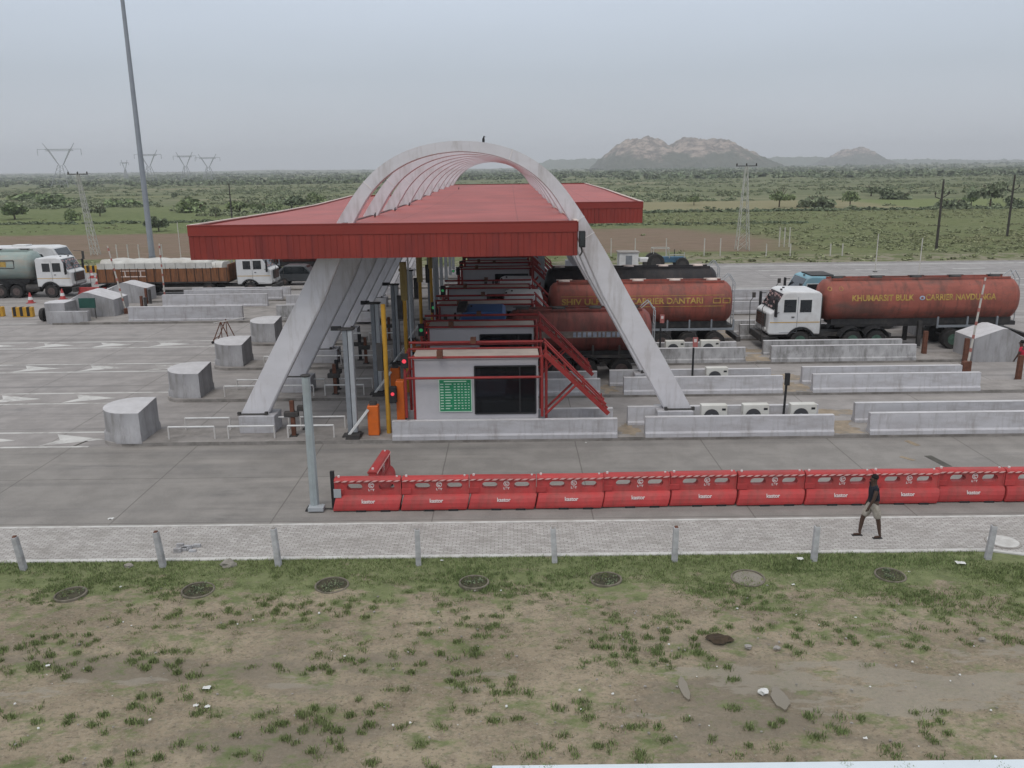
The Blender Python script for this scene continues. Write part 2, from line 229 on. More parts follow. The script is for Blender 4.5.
M = dict(
 wall=mat('grey_wall_paint', (.44, .435, .455), .8, .1, 1.3, (.30, .28, .28), .55, .3, 30, streak=(.8, 1, 2.4), orand=.09, drip=((.22, .2, .185), .5, (5, 5, .7))),
 wallw=mat('stained_wall_paint', (.38, .375, .38), .85, .2, 1.6, (.15, .145, .14), .75, .3, 30, streak=(1.5, 1, .9), orand=.12, drip=((.10, .095, .085), .6, (4, 4, .6))),
 block=mat('grey_block_paint', (.34, .335, .345), .8, .12, 1.2, (.20, .19, .185), .7, .3, 30, streak=(1.2, 1.2, .5), orand=.08, drip=((.17, .16, .15), .55, (4, 4, .5))),
 walltop=mat('skylit_top_paint', (.52, .51, .52), .75, .1, 2.5, (.38, .36, .35), .4),  # paler than the sides: sky brightness on upward faces, put into the colour
 kerb=mat('kerb_concrete', (.23, .215, .2), .9, .2, 2, (.085, .075, .065), .7, .3, 25),
 edge=mat('whitewashed_kerb', (.52, .51, .49), .85, .15, 3, (.3, .27, .24), .6, coord='World'),
 arch=mat('arch_cladding', (.61, .60, .625), .5, .06, .7, (.52, .50, .505), .5, streak=(1, 1, 2), spec=.4, drip=((.34, .31, .29), .55, (3, 3, .45))),
 archj=mat('arch_joint_band', (.70, .67, .66), .5, .06),
 grey=mat('light_grey_steel', (.36, .38, .40), .5, .1, 3, (.25, .25, .25), .4),
 greyd=mat('mid_grey_steel', (.2, .215, .235), .5, .15, 3),
 red=mat('red_gloss_paint', (.27, .032, .03), .45, .15, 3, (.12, .03, .03), .4),
 yellow=mat('yellow_paint', (.50, .27, .03), .5, .15, 3, (.28, .17, .05), .4),
 orange=mat('orange_cabinet', (.62, .135, .02), .45, .1, 3, (.35, .1, .04), .3),
 black=mat('black_rubber', (.025, .025, .027), .8, .2, 5),
 dark=mat('dark_steel', (.045, .043, .043), .7, .3, 4, (.1, .085, .07), .5),
 rust=mat('rusty_steel', (.13, .055, .035), .85, .3, 6, (.06, .03, .025), .6),
 white=mat('white_paint', (.66, .66, .65), .5, .08, 2, (.4, .37, .34), .35),
 whitep=mat('worn_white_paint', (.52, .50, .48), .7, .12, 3, (.35, .32, .29), .5),
 cabw=mat('white_cab_paint', (.62, .62, .62), .4, .07, 1.2, (.40, .375, .35), .5, spec=.5),
 cabb=mat('blue_cab_paint', (.16, .33, .40), .45, .15, 1.2, (.2, .24, .26), .6, spec=.5),
 cabdb=mat('deep_blue_cab_paint', (.03, .09, .24), .45, .15, 1.2, spec=.5),
 tankr=mat('red_oxide_tank', (.275, .082, .06), .6, .26, 1.1, (.12, .072, .06), .85, streak=(.6, 1, 1.5), spec=.35, drip=((.09, .05, .04), .75, (3, 1.5, .5))),
 tankr2=mat('faded_red_tank', (.275, .075, .055), .6, .24, 1.1, (.13, .07, .058), .75, streak=(1.2, 1, .7), spec=.35, drip=((.085, .045, .038), .7, (3.5, 1.5, .5))),
 tankr3=mat('dark_rusty_tank', (.19, .052, .042), .6, .28, 1.3, (.085, .042, .036), .75, streak=(2, 1, .5), spec=.35, drip=((.06, .033, .028), .8, (4, 1.5, .4))),
 tankk=mat('black_tank', (.022, .02, .022), .6, .3, 1.5, (.06, .045, .04), .6, streak=(2, 1, .5)),
 tankg=mat('pale_green_tank', (.27, .33, .31), .5, .15, 1, (.36, .28, .22), .6, streak=(.5, 1, 2)),
 plank=mat('brown_plank', (.20, .085, .04), .8, .3, 2.5, (.09, .05, .035), .7, streak=(3, 1, .6)),
 tarp=mat('white_tarpaulin', (.50, .49, .46), .7, .16, 1.2, (.33, .29, .24), .5, bump=.8, bscale=3),
 glass=mat('dark_glass', (.018, .022, .025), .12, .2, 2, spec=.7),
 signy=mat('faded_yellow_lettering', (.42, .28, .075), .65, .3, 5, (.2, .1, .055), .75),
 signb=mat('blue_white_lettering', (.30, .34, .42), .6, .3, 4),
 barrier=mat('red_plastic', (.41, .048, .048), .62, .16, 1.1, (.36, .10, .09), .7, spec=.35, orand=.11, drip=((.2, .06, .05), .5, (6, 6, 2))),
 barpink=mat('faded_tape', (.60, .36, .34), .6, .1), bartape=mat('red_tape', (.42, .07, .07), .6, .1),
 mark=mat('white_lettering', (.62, .55, .54), .6, .1),
 bollard=mat('bollard_concrete', (.42, .42, .43), .9, .22, 5, (.22, .2, .19), .6, .4, 40, orand=.12),
 booth=mat('booth_wall_paint', (.42, .41, .43), .75, .08, .8, (.33, .31, .31), .4),
 boothtop=mat('dusty_booth_roof', (.46, .39, .345), .9, .12, 2),
 green=mat('green_board', (.02, .2, .095), .5, .1, 3), boardw=mat('board_lettering', (.46, .6, .5), .6, .1),
 skin=mat('dark_skin', (.065, .038, .028), .6, .1, 10), shirt=mat('navy_cloth', (.016, .018, .026), .9, .2, 8),
 khaki=mat('pale_khaki_cloth', (.34, .31, .27), .9, .2, 14, (.2, .17, .14), .7), hair=mat('black_hair', (.01, .009, .009), .9, .1),
 redcloth=mat('red_cloth', (.42, .025, .05), .9, .15, 6), bluecloth=mat('pale_blue_cloth', (.26, .33, .45), .9, .15, 6),
 redlamp=mat('red_lamp', (.6, .02, .03), .4, .02, emit=((1, .1, .15), .5)), greenlamp=mat('green_lamp', (.02, .4, .1), .4, .02, emit=((.15, .8, .3), .12)),
 rock=mat('boulder', (.26, .24, .21), .95, .25, 6, bump=.6, bscale=8), litter=mat('white_litter', (.62, .62, .6), .7, .1),
 bark=mat('bark', (.09, .065, .045), .95, .3, 4), pole=mat('weathered_pole', (.05, .045, .04), .95, .2, 5),
 galv=mat('galvanised_lattice', (.42, .42, .38), .6, .15, 2), galvfar=mat('far_lattice_steel', (.30, .31, .32), .7, .1),
 whitestick=mat('white_stick_paint', (.48, .46, .42), .7, .15, 4),
 conc=mat('pale_concrete', (.32, .30, .28), .9, .18, 2.5, (.15, .135, .12), .6, .3, 30),
 paint=mat('road_paint', (.52, .51, .49), .8, .12, 1.5, (.29, .27, .255), .85, coord='World', thr=(.50, .62)),
 mast=mat('mast_steel', (.25, .27, .30), .6, .1, 1),
 acbody=mat('ac_casing', (.60, .59, .55), .5, .06, 2, (.42, .38, .32), .3),
 fan=mat('fan_guard', (.06, .06, .065), .6, .1), tarred=mat('tyre', (.028, .027, .027), .85, .25, 6, (.07, .062, .055), .5),
 rim=mat('wheel_rim', (.10, .075, .07), .7, .3, 6), rimg=mat('green_rim', (.06, .11, .085), .7, .3, 6),
 bodydark=mat('dark_car_paint', (.05, .055, .06), .3, .05, spec=.6), tractor=mat('blue_tractor_paint', (.06, .14, .22), .6, .2, 4, (.1, .12, .13), .6),
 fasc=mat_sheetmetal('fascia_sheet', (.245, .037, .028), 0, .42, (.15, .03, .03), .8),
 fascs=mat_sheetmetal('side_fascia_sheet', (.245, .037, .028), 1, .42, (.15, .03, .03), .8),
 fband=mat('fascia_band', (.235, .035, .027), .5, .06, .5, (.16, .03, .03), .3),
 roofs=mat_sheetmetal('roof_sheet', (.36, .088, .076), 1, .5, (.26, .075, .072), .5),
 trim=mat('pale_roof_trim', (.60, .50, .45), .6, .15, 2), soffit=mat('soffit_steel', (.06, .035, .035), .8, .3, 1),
 road=mat_concrete_yard('road_concrete', (.225, .21, .195), 4.5, 3.55, .45, 1.1),
 yard=mat_concrete_yard('yard_concrete', (.285, .265, .255), 4.8, 0, .5),
 hwy=mat_concrete_yard('highway_asphalt', (.27, .255, .25), 9, 0, .4),
 island=mat('island_screed', (.27, .25, .235), .9, .2, 1.2, (.12, .11, .10), .6, .3, 25),
 pavers=mat_pavers(), mud=mat_dirtground(), plain=mat_plain(),
 water=mat('muddy_water', (.20, .175, .135), .22, .05, 1, (.225, .195, .155), .5, spec=.35),
 grassb=mat_leaf('grass_blades', (.18, .225, .095), .45),
 leafd=mat_leaf('leaf_dark', (.15, .18, .11)), leafm=mat_leaf('leaf_mid', (.18, .225, .11)), leafl=mat_leaf('leaf_light', (.24, .255, .145)),
 scrub=mat_leaf('scrub_leaf', (.21, .24, .145), .4),
)

# ------------------------------------------------------------------ mesh helpers
class MB:
    def __init__(s): s.v = []; s.f = []
    def add(s, v, f):
        n = len(s.v); s.v += [tuple(p) for p in v]; s.f += [tuple(i+n for i in q) for q in f]; return s
    def box(s, x0, x1, y0, y1, z0, z1, tx=0, ty=0):
        """box with optional taper of the top"""
        v = [(x0, y0, z0), (x1, y0, z0), (x1, y1, z0), (x0, y1, z0), (x0+tx, y0+ty, z1), (x1-tx, y0+ty, z1), (x1-tx, y1-ty, z1), (x0+tx, y1-ty, z1)]
        return s.add(v, [(3, 2, 1, 0), (4, 5, 6, 7), (0, 1, 5, 4), (1, 2, 6, 5), (2, 3, 7, 6), (3, 0, 4, 7)])
    def prism(s, prof, a, b, axis='y'):
        """profile of (u,w) points swept from a to b; axis y: (u,w)=(x,z); axis x: (y,z); axis z: (x,y)"""
        def P(u, w, t): return {'y': (u, t, w), 'x': (t, u, w), 'z': (u, w, t)}[axis]
        n = len(prof); v = [P(u, w, a) for u, w in prof]+[P(u, w, b) for u, w in prof]
        f = [tuple(range(n))[::-1], tuple(range(n, 2*n))]+[(i, (i+1) % n, (i+1) % n+n, i+n) for i in range(n)]
        return s.add(v, f)
    def tube(s, p0, p1, r, n=8, r1=None):
        p0 = Vector(p0); p1 = Vector(p1); d = (p1-p0).normalized(); a = d.orthogonal().normalized(); b = d.cross(a); r1 = r if r1 is None else r1
        v = []
        for p, rr in ((p0, r), (p1, r1)):
            for i in range(n):
                t = 2*math.pi*i/n; v.append(p+rr*(math.cos(t)*a+math.sin(t)*b))
        return s.add(v, [tuple(range(n))[::-1], tuple(range(n, 2*n))]+[(i, (i+1) % n, (i+1) % n+n, i+n) for i in range(n)])
    def path(s, pts, r, n=6):
        for a, b in zip(pts, pts[1:]): s.tube(a, b, r, n)
        return s
    def bar(s, p0, p1, w, h=None):
        """square section bar"""
        h = h or w; p0 = Vector(p0); p1 = Vector(p1); d = (p1-p0).normalized()
        up = Vector((0, 0, 1)) if abs(d.z) < .95 else Vector((0, 1, 0)); a = d.cross(up).normalized()*w/2; b = a.cross(d).normalized()*h/2
        v = [p+q for p in (p0, p1) for q in (a+b, -a+b, -a-b, a-b)]
        return s.add(v, [(0, 1, 2, 3), (7, 6, 5, 4)]+[(i, i+4, (i+1) % 4+4, (i+1) % 4) for i in range(4)])
    def lathe(s, prof, c, axis='z', n=16):
        """prof of (r, t) along axis from centre c"""
        v = []; f = []
        for r, t in prof:
            for i in range(n):
                a = 2*math.pi*i/n; u, w = r*math.cos(a), r*math.sin(a)
                o = {'z': (u, w, t), 'y': (u, t, w), 'x': (t, u, w)}[axis]; v.append((c[0]+o[0], c[1]+o[1], c[2]+o[2]))
        for k in range(len(prof)-1):
            for i in range(n): f.append((k*n+i, k*n+(i+1) % n, (k+1)*n+(i+1) % n, (k+1)*n+i))
        f.append(tuple(range(n))[::-1]); f.append(tuple(range((len(prof)-1)*n, len(prof)*n)))
        return s.add(v, f)
    def blob(s, c, r, sub=2, rough=.15, seed=0):
        bm = bmesh.new(); bmesh.ops.create_icosphere(bm, subdivisions=sub, radius=1)
        for v in bm.verts:
            k = 1+rough*mnoise.noise(v.co*1.7+Vector((seed, seed*1.3, 0)))*2; v.co = Vector((v.co.x*r[0]*k+c[0], v.co.y*r[1]*k+c[1], v.co.z*r[2]*k+c[2]))
        s.add([v.co[:] for v in bm.verts], [[v.index for v in f.verts] for f in bm.faces]); bm.free(); return s
    def build(s, name, m, parent=None, bevel=0, smooth=0, seg=1, loc=None, fixn=True):
        me = bpy.data.meshes.new(name); me.from_pydata(s.v, [], s.f); me.validate()
        if fixn:
            bm = bmesh.new(); bm.from_mesh(me); bmesh.ops.recalc_face_normals(bm, faces=bm.faces[:]); bm.to_mesh(me); bm.free()
        me.materials.append(M[m] if isinstance(m, str) else m)
        if smooth:
            for p in me.polygons: p.use_smooth = True
            me.set_sharp_from_angle(angle=R(smooth))
        o = bpy.data.objects.new(name, me); COL.objects.link(o)
        if parent: o.parent = parent; KIDS.setdefault(parent.name, []).append(o)
        if loc: o.location = loc
        if bevel:
            b = o.modifiers.new('bevel', 'BEVEL'); b.width = bevel; b.segments = seg; b.limit_method = 'ANGLE'; b.angle_limit = R(40)
        return o
def tag(o, label, cat, group=None):
    o['label'] = label; o['category'] = cat
    if group: o['group'] = group
    return o
def thing(name, label, cat, loc=(0, 0, 0), rz=0, group=None):
    o = bpy.data.objects.new(name, None); COL.objects.link(o); o.location = loc; o.rotation_euler = (0, 0, rz); o.empty_display_size = .3
    return tag(o, label, cat, group)
def struct(o, kind='structure'): o['kind'] = kind; return o
KIDS = {}
def copy_tree(o, loc, label=None, rz=None, scale=None, parent=None, top=True):
    c = o.copy(); COL.objects.link(c)
    if parent: c.parent = parent; KIDS.setdefault(parent.name, []).append(c)
    if top:
        c.location = loc
        if rz is not None: c.rotation_euler = (0, 0, rz)
        if scale is not None: c.scale = scale if hasattr(scale, '__len__') else (scale,)*3
        if label: c['label'] = label
    for ch in list(KIDS.get(o.name, [])): copy_tree(ch, None, parent=c, top=False)
    return c
def text_mesh(txt, size, depth=.0, bold=.0, align='CENTER', spacing=1.):
    cu = bpy.data.curves.new('t', 'FONT'); cu.body = txt; cu.size = size; cu.extrude = depth; cu.offset = bold; cu.align_x = align; cu.align_y = 'CENTER'; cu.space_character = spacing
    o = bpy.data.objects.new('t', cu); COL.objects.link(o); dg = bpy.context.evaluated_depsgraph_get(); dg.update()
    me = bpy.data.meshes.new_from_object(o.evaluated_get(dg)); bpy.data.objects.remove(o); bpy.data.curves.remove(cu)
    v = [tuple(p.co) for p in me.vertices]; f = [tuple(p.vertices) for p in me.polygons]; bpy.data.meshes.remove(me)
    return v, f

# ------------------------------------------------------------------ ground, roads, footpath
def sheet(name, x0, x1, y0, y1, z, m, nx=1, ny=1):
    mb = MB(); v = [(x0+(x1-x0)*i/nx, y0+(y1-y0)*j/ny, z) for j in range(ny+1) for i in range(nx+1)]
    mb.add(v, [(j*(nx+1)+i, j*(nx+1)+i+1, (j+1)*(nx+1)+i+1, (j+1)*(nx+1)+i) for j in range(ny) for i in range(nx)])
    return struct(mb.build(name, m, fixn=False))
def plain_ground():
    # one sheet to the horizon, with a little relief far off
    xs = np.concatenate([-np.geomspace(5500, 60, 40), np.linspace(-50, 50, 21), np.geomspace(60, 5500, 40)])
    ys = np.concatenate([[-60, 0, 30, 60, 84], np.geomspace(95, 5500, 64)])
    v = []
    for y in ys:
        for x in xs:
            z = -.06
            if y > 300: z += (mnoise.fractal(Vector((x/900, y/900, 3)), 1, 2, 4))*min(1, (y-300)/2500)*9 + min(1, max(0, (y-2500)/3000))*10
            v.append((x, y, z))
    n = len(xs); f = [(j*n+i, j*n+i+1, (j+1)*n+i+1, (j+1)*n+i) for j in range(len(ys)-1) for i in range(n-1)]
    o = MB().add(v, f).build('ground', 'plain', smooth=60, fixn=False); return struct(o)
plain_ground()
def GZ(x, y):
    z = -.06
    if y > 300: z += (mnoise.fractal(Vector((x/900, y/900, 3)), 1, 2, 4))*min(1, (y-300)/2500)*9 + min(1, max(0, (y-2500)/3000))*10
    return z
def verge():
    nx, ny = 170, 60; x0, x1, y0, y1 = -28, 28, 3, 19.55; v = []
    for j in range(ny+1):
        for i in range(nx+1):
            x = x0+(x1-x0)*i/nx; y = y0+(y1-y0)*j/ny
            if x > 11.8 and y > 18.9: pass
            z = .02+.06*mnoise.fractal(Vector((x*.5, y*.8, 0)), 1, 2, 5)*min(1, (y1-y)/.6)
            if y < 15.6: z -= .03
            v.append((x, y, z))
    f = [(j*(nx+1)+i, j*(nx+1)+i+1, (j+1)*(nx+1)+i+1, (j+1)*(nx+1)+i) for j in range(ny) for i in range(nx)]
    struct(MB().add(v, f).build('verge_ground', 'mud', smooth=60, fixn=False))
verge()
sheet('near_road', -120, 120, 21.7, 28.85, .0, 'road')
sheet('yard', -140, 140, 28.85, 66, .0, 'yard')
sheet('highway', -140, 140, 66, 84.3, .0, 'hwy')
sheet('footpath', -120, 120, 19.65, 21.62, .05, 'pavers')
def kerb(name, x0, x1, y0, y1, z0, z1, m='edge'):
    return struct(MB().box(x0, x1, y0, y1, z0, z1).build(name, m, bevel=.015))
kerb('kerb', -120, 120, 21.615, 21.72, -.1, .06); kerb('kerb', -120, 11.9, 19.53, 19.655, -.1, .062)
# the footpath widens towards the right hand corner
struct(MB().prism([(11.9, 19.655), (11.9, 19.55), (12.6, 19.40), (14.2, 18.95), (40, 16.95), (40, 19.655)], .0, .049, 'z').build('footpath', 'pavers'))
O_ = [(11.9, 19.53), (12.6, 19.26), (14.2, 18.80), (40, 16.8)]; I_ = [(40, 16.95), (14.2, 18.95), (12.6, 19.40), (11.9, 19.655)]
struct(MB().prism(O_+I_, -.1, .061, 'z').build('kerb', 'edge'))
kerb('kerb', -140, 140, 84.3, 84.6, -.1, .06, 'conc')

Y0, PIT, IW = 28.85, 5.87, 1.65
ISL = [Y0+PIT*k for k in range(4)]                      # near group of islands
def island(x0, x1, y0, y1, nose_l=True, nose_r=True):
    r = (y1-y0)/2; pts = []
    if nose_l: pts += [(x0+r-r*math.sin(a), y0+r-r*math.cos(a)) for a in np.linspace(math.pi, 0, 9)]
    else: pts += [(x0, y1), (x0, y0)]
    if nose_r: pts += [(x1-r+r*math.sin(a), y0+r-r*math.cos(a)) for a in np.linspace(0, math.pi, 9)]
    else: pts += [(x1, y0), (x1, y1)]
    struct(MB().prism(pts, -.05, .15, 'z').build('kerbed_island', 'island', bevel=.02))
    struct(MB().prism([(p[0], p[1]) for p in [(x0+.9, y0-.012), (x1-.9, y0-.012), (x1-.9, y0), (x0+.9, y0)]], -.05, .13, 'z').build('island_kerb_face', 'kerb'))
for y in ISL: island(-14.9, 25.4, y, y+IW)
island(-30.6, 12, 54.1, 61.7)
FAR = [63.3, 69.1, 74.9]
for y in FAR: island(-31, 12, y, y+IW)

# painted gores, chevrons, lane lines
def paint():
    mb = MB(); z = .004
    def line(x0, x1, y, w=.13): mb.add([(x0, y-w/2, z), (x1, y-w/2, z), (x1, y+w/2, z), (x0, y+w/2, z)], [(0, 1, 2, 3)])
    for k, y in enumerate(ISL):
        xe = -15.1
        line(-60, xe-.1, y+.02, .16); line(-60, xe+.2, y+IW+.1, .16)
        xx = -60 + k*1.1
        while xx < -17:
            w = IW-.25; a = y+.14
            mb.add([(xx, a, z), (xx+2.1, a+w/2, z), (xx, a+w, z), (xx+.45, a+w/2, z)], [(0, 1, 3), (1, 2, 3)])
            xx += 3.3
    for y in (54.6, 66.9-2.1): line(-80, -31, y)
    for y, w in ((67.2, .3), (71., .26), (75., .26), (78.6, .26), (82.6, .34)):
        if y in (67.2, 82.6): line(14, 130, y, w)
        else:
            x = 14
            while x < 120: line(x, x+3, y, w); x += 9
    for y in (52.8,): line(13, 60, y, .14)
    line(15, 60, 60.5, .14); line(15, 60, 63.4, .14)
    o = mb.build('road_markings', 'paint', fixn=False); struct(o)
paint()
# diagonal trench covers across the lanes and on the near road
def drain(x, y, ang, L, w, m):
    c, s_ = math.cos(ang), math.sin(ang); p = [(x+c*a-s_*b, y+s_*a+c*b) for a, b in ((0, 0), (L, 0), (L, w), (0, w))]
    return struct(MB().prism(p, -.02, .007, 'z').build('road_patch', m))
patchd = mat('dark_patch', (.085, .08, .07), .9, .3, 3); patchl = mat('tan_patch', (.3, .24, .17), .9, .3, 3, (.14, .12, .1), .6)
for (a, b, c_, d_, w_, mm_) in ((924, 456, 945, 467, .26, patchd), (899, 457, 913, 461, .16, patchl), (904, 441, 916, 446, .2, patchl)):
    (xa, ya), (xb, yb_) = gp(a, b), gp(c_, d_); drain(xa, ya, math.atan2(yb_-ya, xb-xa), math.hypot(xb-xa, yb_-ya), w_, mm_)
drain(-15.7, 28.95, R(74), .6, .1, patchd); soil = mat('blown_soil', (.29, .235, .175), .95, .3, 2.2, (.22, .2, .175), .9, coord='World')
for k, y in enumerate(ISL):
    for sd, (x, yy, rx, ry_) in enumerate(((12.0, y+.8, .8, .8), (12.4, y+IW+1.6, 1.2, .5), (4.2, y+.8, .35, .7))):
        pts = []
        for i in range(60):
            a = 2*math.pi*i/60; q = max(.2, 1+.8*mnoise.fractal(Vector((math.cos(a)*1.3+k*3+sd, math.sin(a)*1.3, k)), .7, 2.2, 6)); X_, Y_ = x+rx*q*math.cos(a), yy+ry_*q*math.sin(a)
            if sd != 1: Y_ = min(max(Y_, y+.03), y+IW-.03)
            pts.append((X_, Y_))
        struct(MB().prism(pts, .13 if sd != 1 else -.02, .154 if sd != 1 else .004, 'z').build('soil_patch', soil))

# ------------------------------------------------------------------ grass, scrub (stuff)
def soup(name, V, Fc, m, n):
    """V (k,4,3) quads"""
    me = bpy.data.meshes.new(name); k = len(V); me.vertices.add(k*4); me.vertices.foreach_set('co', V.reshape(-1).astype(np.float32))
    me.loops.add(k*4); me.loops.foreach_set('vertex_index', np.arange(k*4, dtype=np.int32)); me.polygons.add(k)
    me.polygons.foreach_set('loop_start', np.arange(0, k*4, 4, dtype=np.int32)); me.polygons.foreach_set('loop_total', np.full(k, 4, dtype=np.int32))
    me.update(calc_edges=True); me.materials.append(M[m]); o = bpy.data.objects.new(name, me); COL.objects.link(o); return o
def smooth_noise2(x, y, s, seed):
    return np.array([mnoise.fractal(Vector((a*s+seed, b*s*1.5, seed)), 1, 2, 4) for a, b in zip(x, y)])
def grass():
    n = 80000; x = rng.uniform(-17, 17, n); y = rng.uniform(11.3, 19.55, n)
    d = .6*smooth_noise2(x, y, .7, 3.)+.75*smooth_noise2(x, y, 3.4, 8.)
    edge = np.clip((y-17.2)/2.3, 0, 1); right = np.clip((x-1)/7, 0, 1)*np.clip((y-15.5)/1.2, 0, 1)
    low = np.clip((16.6-y)/.8, 0, 1)
    keep = (d+edge*1.0+right*.45-low*.3 > .46)
    mudx = (x > 4.5) & (y < 15.2) & (y > 12.8); keep &= ~(mudx & (d < .6))
    keep &= ~((y < 14.7) & (y > 13.8) & (d < .55))
    keep |= (edge > .8) & (rng.random(n) < .5) & (x < 11.5)
    keep &= ~((x > 11.6) & (y > 18.9-(x-11.9)*.12))
    x, y, d, edge = x[keep], y[keep], d[keep], edge[keep]
    # separate small tufts standing at rough intervals over the bare soil
    gx, gy = np.meshgrid(np.arange(-14, 14, .27), np.arange(11.6, 18.8, .25)); gx = gx.ravel()+rng.normal(0, .09, gx.size); gy = gy.ravel()+rng.normal(0, .07, gy.size)
    dn = smooth_noise2(gx, gy, .5, 31.); kp = (rng.random(gx.size) < (.50+.6*dn)*np.clip(.55+(gy-13.2)*.18, .55, 1.1)) & ~((np.abs(gy-14.1) < .45) & (dn < .35)) & ~((gx > 4.2) & (np.abs(gy-14.1) < 1.0) & (dn < .55)); gx, gy = gx[kp], gy[kp]
    m_ = rng.integers(4, 24, gx.size); rad = np.repeat(rng.uniform(.03, .10, gx.size), m_); tx = np.repeat(gx, m_)+rng.normal(0, 1, m_.sum())*rad*.8; ty = np.repeat(gy, m_)+rng.normal(0, 1, m_.sum())*rad*.5
    x = np.concatenate([x, tx]); y = np.concatenate([y, ty]); d = np.concatenate([d, np.full(tx.size, .2)]); edge = np.concatenate([edge, np.zeros(tx.size)])
    B = 5; n = len(x); X = np.repeat(x, B)+rng.normal(0, .035, n*B); Y = np.repeat(y, B)+rng.normal(0, .035, n*B)
    h = rng.uniform(.012, .042, n*B)*np.repeat(.8+.5*edge+.3*np.clip(d, 0, 1), B); a = rng.uniform(0, 2*np.pi, n*B); w = rng.uniform(.005, .011, n*B)
    lx = rng.normal(0, .9, n*B)*h; ly = rng.normal(0, .9, n*B)*h; z0 = np.full(n*B, -.03)
    V = np.zeros((n*B, 4, 3)); ca, sa = np.cos(a)*w, np.sin(a)*w
    V[:, 0] = np.c_[X-ca, Y-sa, z0]; V[:, 1] = np.c_[X+ca, Y+sa, z0]; V[:, 2] = np.c_[X+ca*.4+lx, Y+sa*.4+ly, .03+h]; V[:, 3] = np.c_[X-ca*.4+lx, Y-sa*.4+ly, .03+h]
    o = soup('grass', V, None, 'grassb', 4); struct(o, 'stuff'); tag(o, 'thin patchy grass growing over the muddy verge beside the footpath', 'grass')
grass()
def leafcloud(n, rx, ry, rz, size, lobes=5, flat=.75, r=rng):
    """n leaf-clump quads spread through a lobed crown"""
    c = r.normal(0, .42, (lobes, 3)); c[:, 2] = np.abs(c[:, 2])*.7; rad = r.uniform(.35, .6, lobes)
    which = r.integers(0, lobes, n); p = r.normal(0, 1, (n, 3)); p /= np.linalg.norm(p, axis=1)[:, None]; p *= (r.uniform(.35, 1, n)**.6)[:, None]
    q = c[which]+p*rad[which][:, None]; q[:, 2] = np.abs(q[:, 2]*.85+.08)
    q /= max(1e-6, np.percentile(np.abs(q), 99)); q *= np.array([rx, ry, rz])
    a = r.normal(0, 1, (n, 3)); a /= np.linalg.norm(a, axis=1)[:, None]; b = np.cross(a, r.normal(0, 1, (n, 3))); b /= np.linalg.norm(b, axis=1)[:, None]
    s = size*r.uniform(.6, 1.3, n)[:, None]; a *= s; b *= s*flat
    return np.stack([q-a-b, q+a-b, q+a+b, q-a+b], 1)
def scatter(name, pts, protos, m, label, cat):
    out = []
    for x, y, sc_, h in pts:
        P = protos[rng.integers(0, len(protos))]; t = rng.uniform(0, 6.28); c, s_ = math.cos(t), math.sin(t)
        Q = P.copy(); Q[..., 0], Q[..., 1] = (P[..., 0]*c-P[..., 1]*s_)*sc_+x, (P[..., 0]*s_+P[..., 1]*c)*sc_+y; Q[..., 2] = P[..., 2]*h+GZ(x, y); out.append(Q)
    o = soup(name, np.concatenate(out), None, m, 4); struct(o, 'stuff'); return tag(o, label, cat)
fine = [leafcloud(70, 1, 1, 1, .15) for _ in range(6)]; coarse = [leafcloud(26, 1, 1, 1, .26, 4) for _ in range(6)]
def in_view(x, y, pad=1.1): return abs(x) < (y*.62)*pad+6
def plain_pts(n, y0, y1, fn):
    out = []
    while len(out) < n:
        y = math.exp(random.uniform(math.log(y0), math.log(y1))); x = random.uniform(-1, 1)*(y*.66+8)
        r = fn(x, y)
        if r: out.append((x, y, *r))
    return out
def near_fn(x, y):
    nse = mnoise.fractal(Vector((x/22, y/14, 5)), 1, 2, 4)
    if y < 141 and x < 34 and y > 94: return None if random.random() < .995 else (.4, .4)
    if x < -30 and y > 130 and random.random() < .85: return None
    if nse < -.15+random.uniform(-.1, .1): return None
    s_ = random.uniform(.15, .5); return (s_, s_*random.uniform(.4, .7))
scatter('low_shrubs', plain_pts(4200, 93, 186, near_fn), coarse, 'leafl', 'low shrubs and weeds dotted over the near green field', 'shrubs')
def mid_fn(x, y):
    if 186 < y < 240 and x > 24 and random.random() < .93: return None
    nse = mnoise.fractal(Vector((x/70, y/40, 9)), 1, 2, 5)
    if nse < .02+random.uniform(-.12, .12): return None
    s_ = random.choice((.6, .8, 1., 1.5))*random.uniform(.8, 1.35); return (s_, s_*random.uniform(.5, .9))
scatter('scrub', plain_pts(5200, 190, 620, mid_fn), fine, 'scrub', 'dense thorny scrub across the middle of the plain', 'scrub')
def far_fn(x, y):
    nse = mnoise.fractal(Vector((x/260, y/150, 2)), 1, 2, 5)
    if nse < -.02+random.uniform(-.15, .15): return None
    s_ = random.uniform(2, 5.)*(1+y/4000); return (s_, s_*random.uniform(.45, .85))
scatter('far_woodland', plain_pts(5200, 600, 4200, far_fn), coarse, 'leafd', 'far dark green woodland reaching the horizon', 'woodland')
def row_fn(pts, x0, x1, y, n, s0, s1):
    for _ in range(n): pts.append((random.uniform(x0, x1), y+random.gauss(0, 1.2), random.uniform(s0, s1), random.uniform(s0, s1)*.55))
hp = []; row_fn(hp, 28, 140, 184, 420, .6, 1.3); row_fn(hp, -140, -34, 168, 260, .5, 1.1); row_fn(hp, 9, 50, 145, 120, .3, .9)
o = scatter('hedge', hp, coarse, 'leafd', 'low dark hedge lines dividing the fields', 'hedge')
vp = [(x, random.uniform(85.6, 93), random.uniform(.15, .6), random.uniform(.1, .38)) for x in np.random.default_rng(3).uniform(-90, 90, 330)]
scatter('roadside_weeds', vp, coarse, 'leafl', 'weeds along the far edge of the yard', 'weeds')

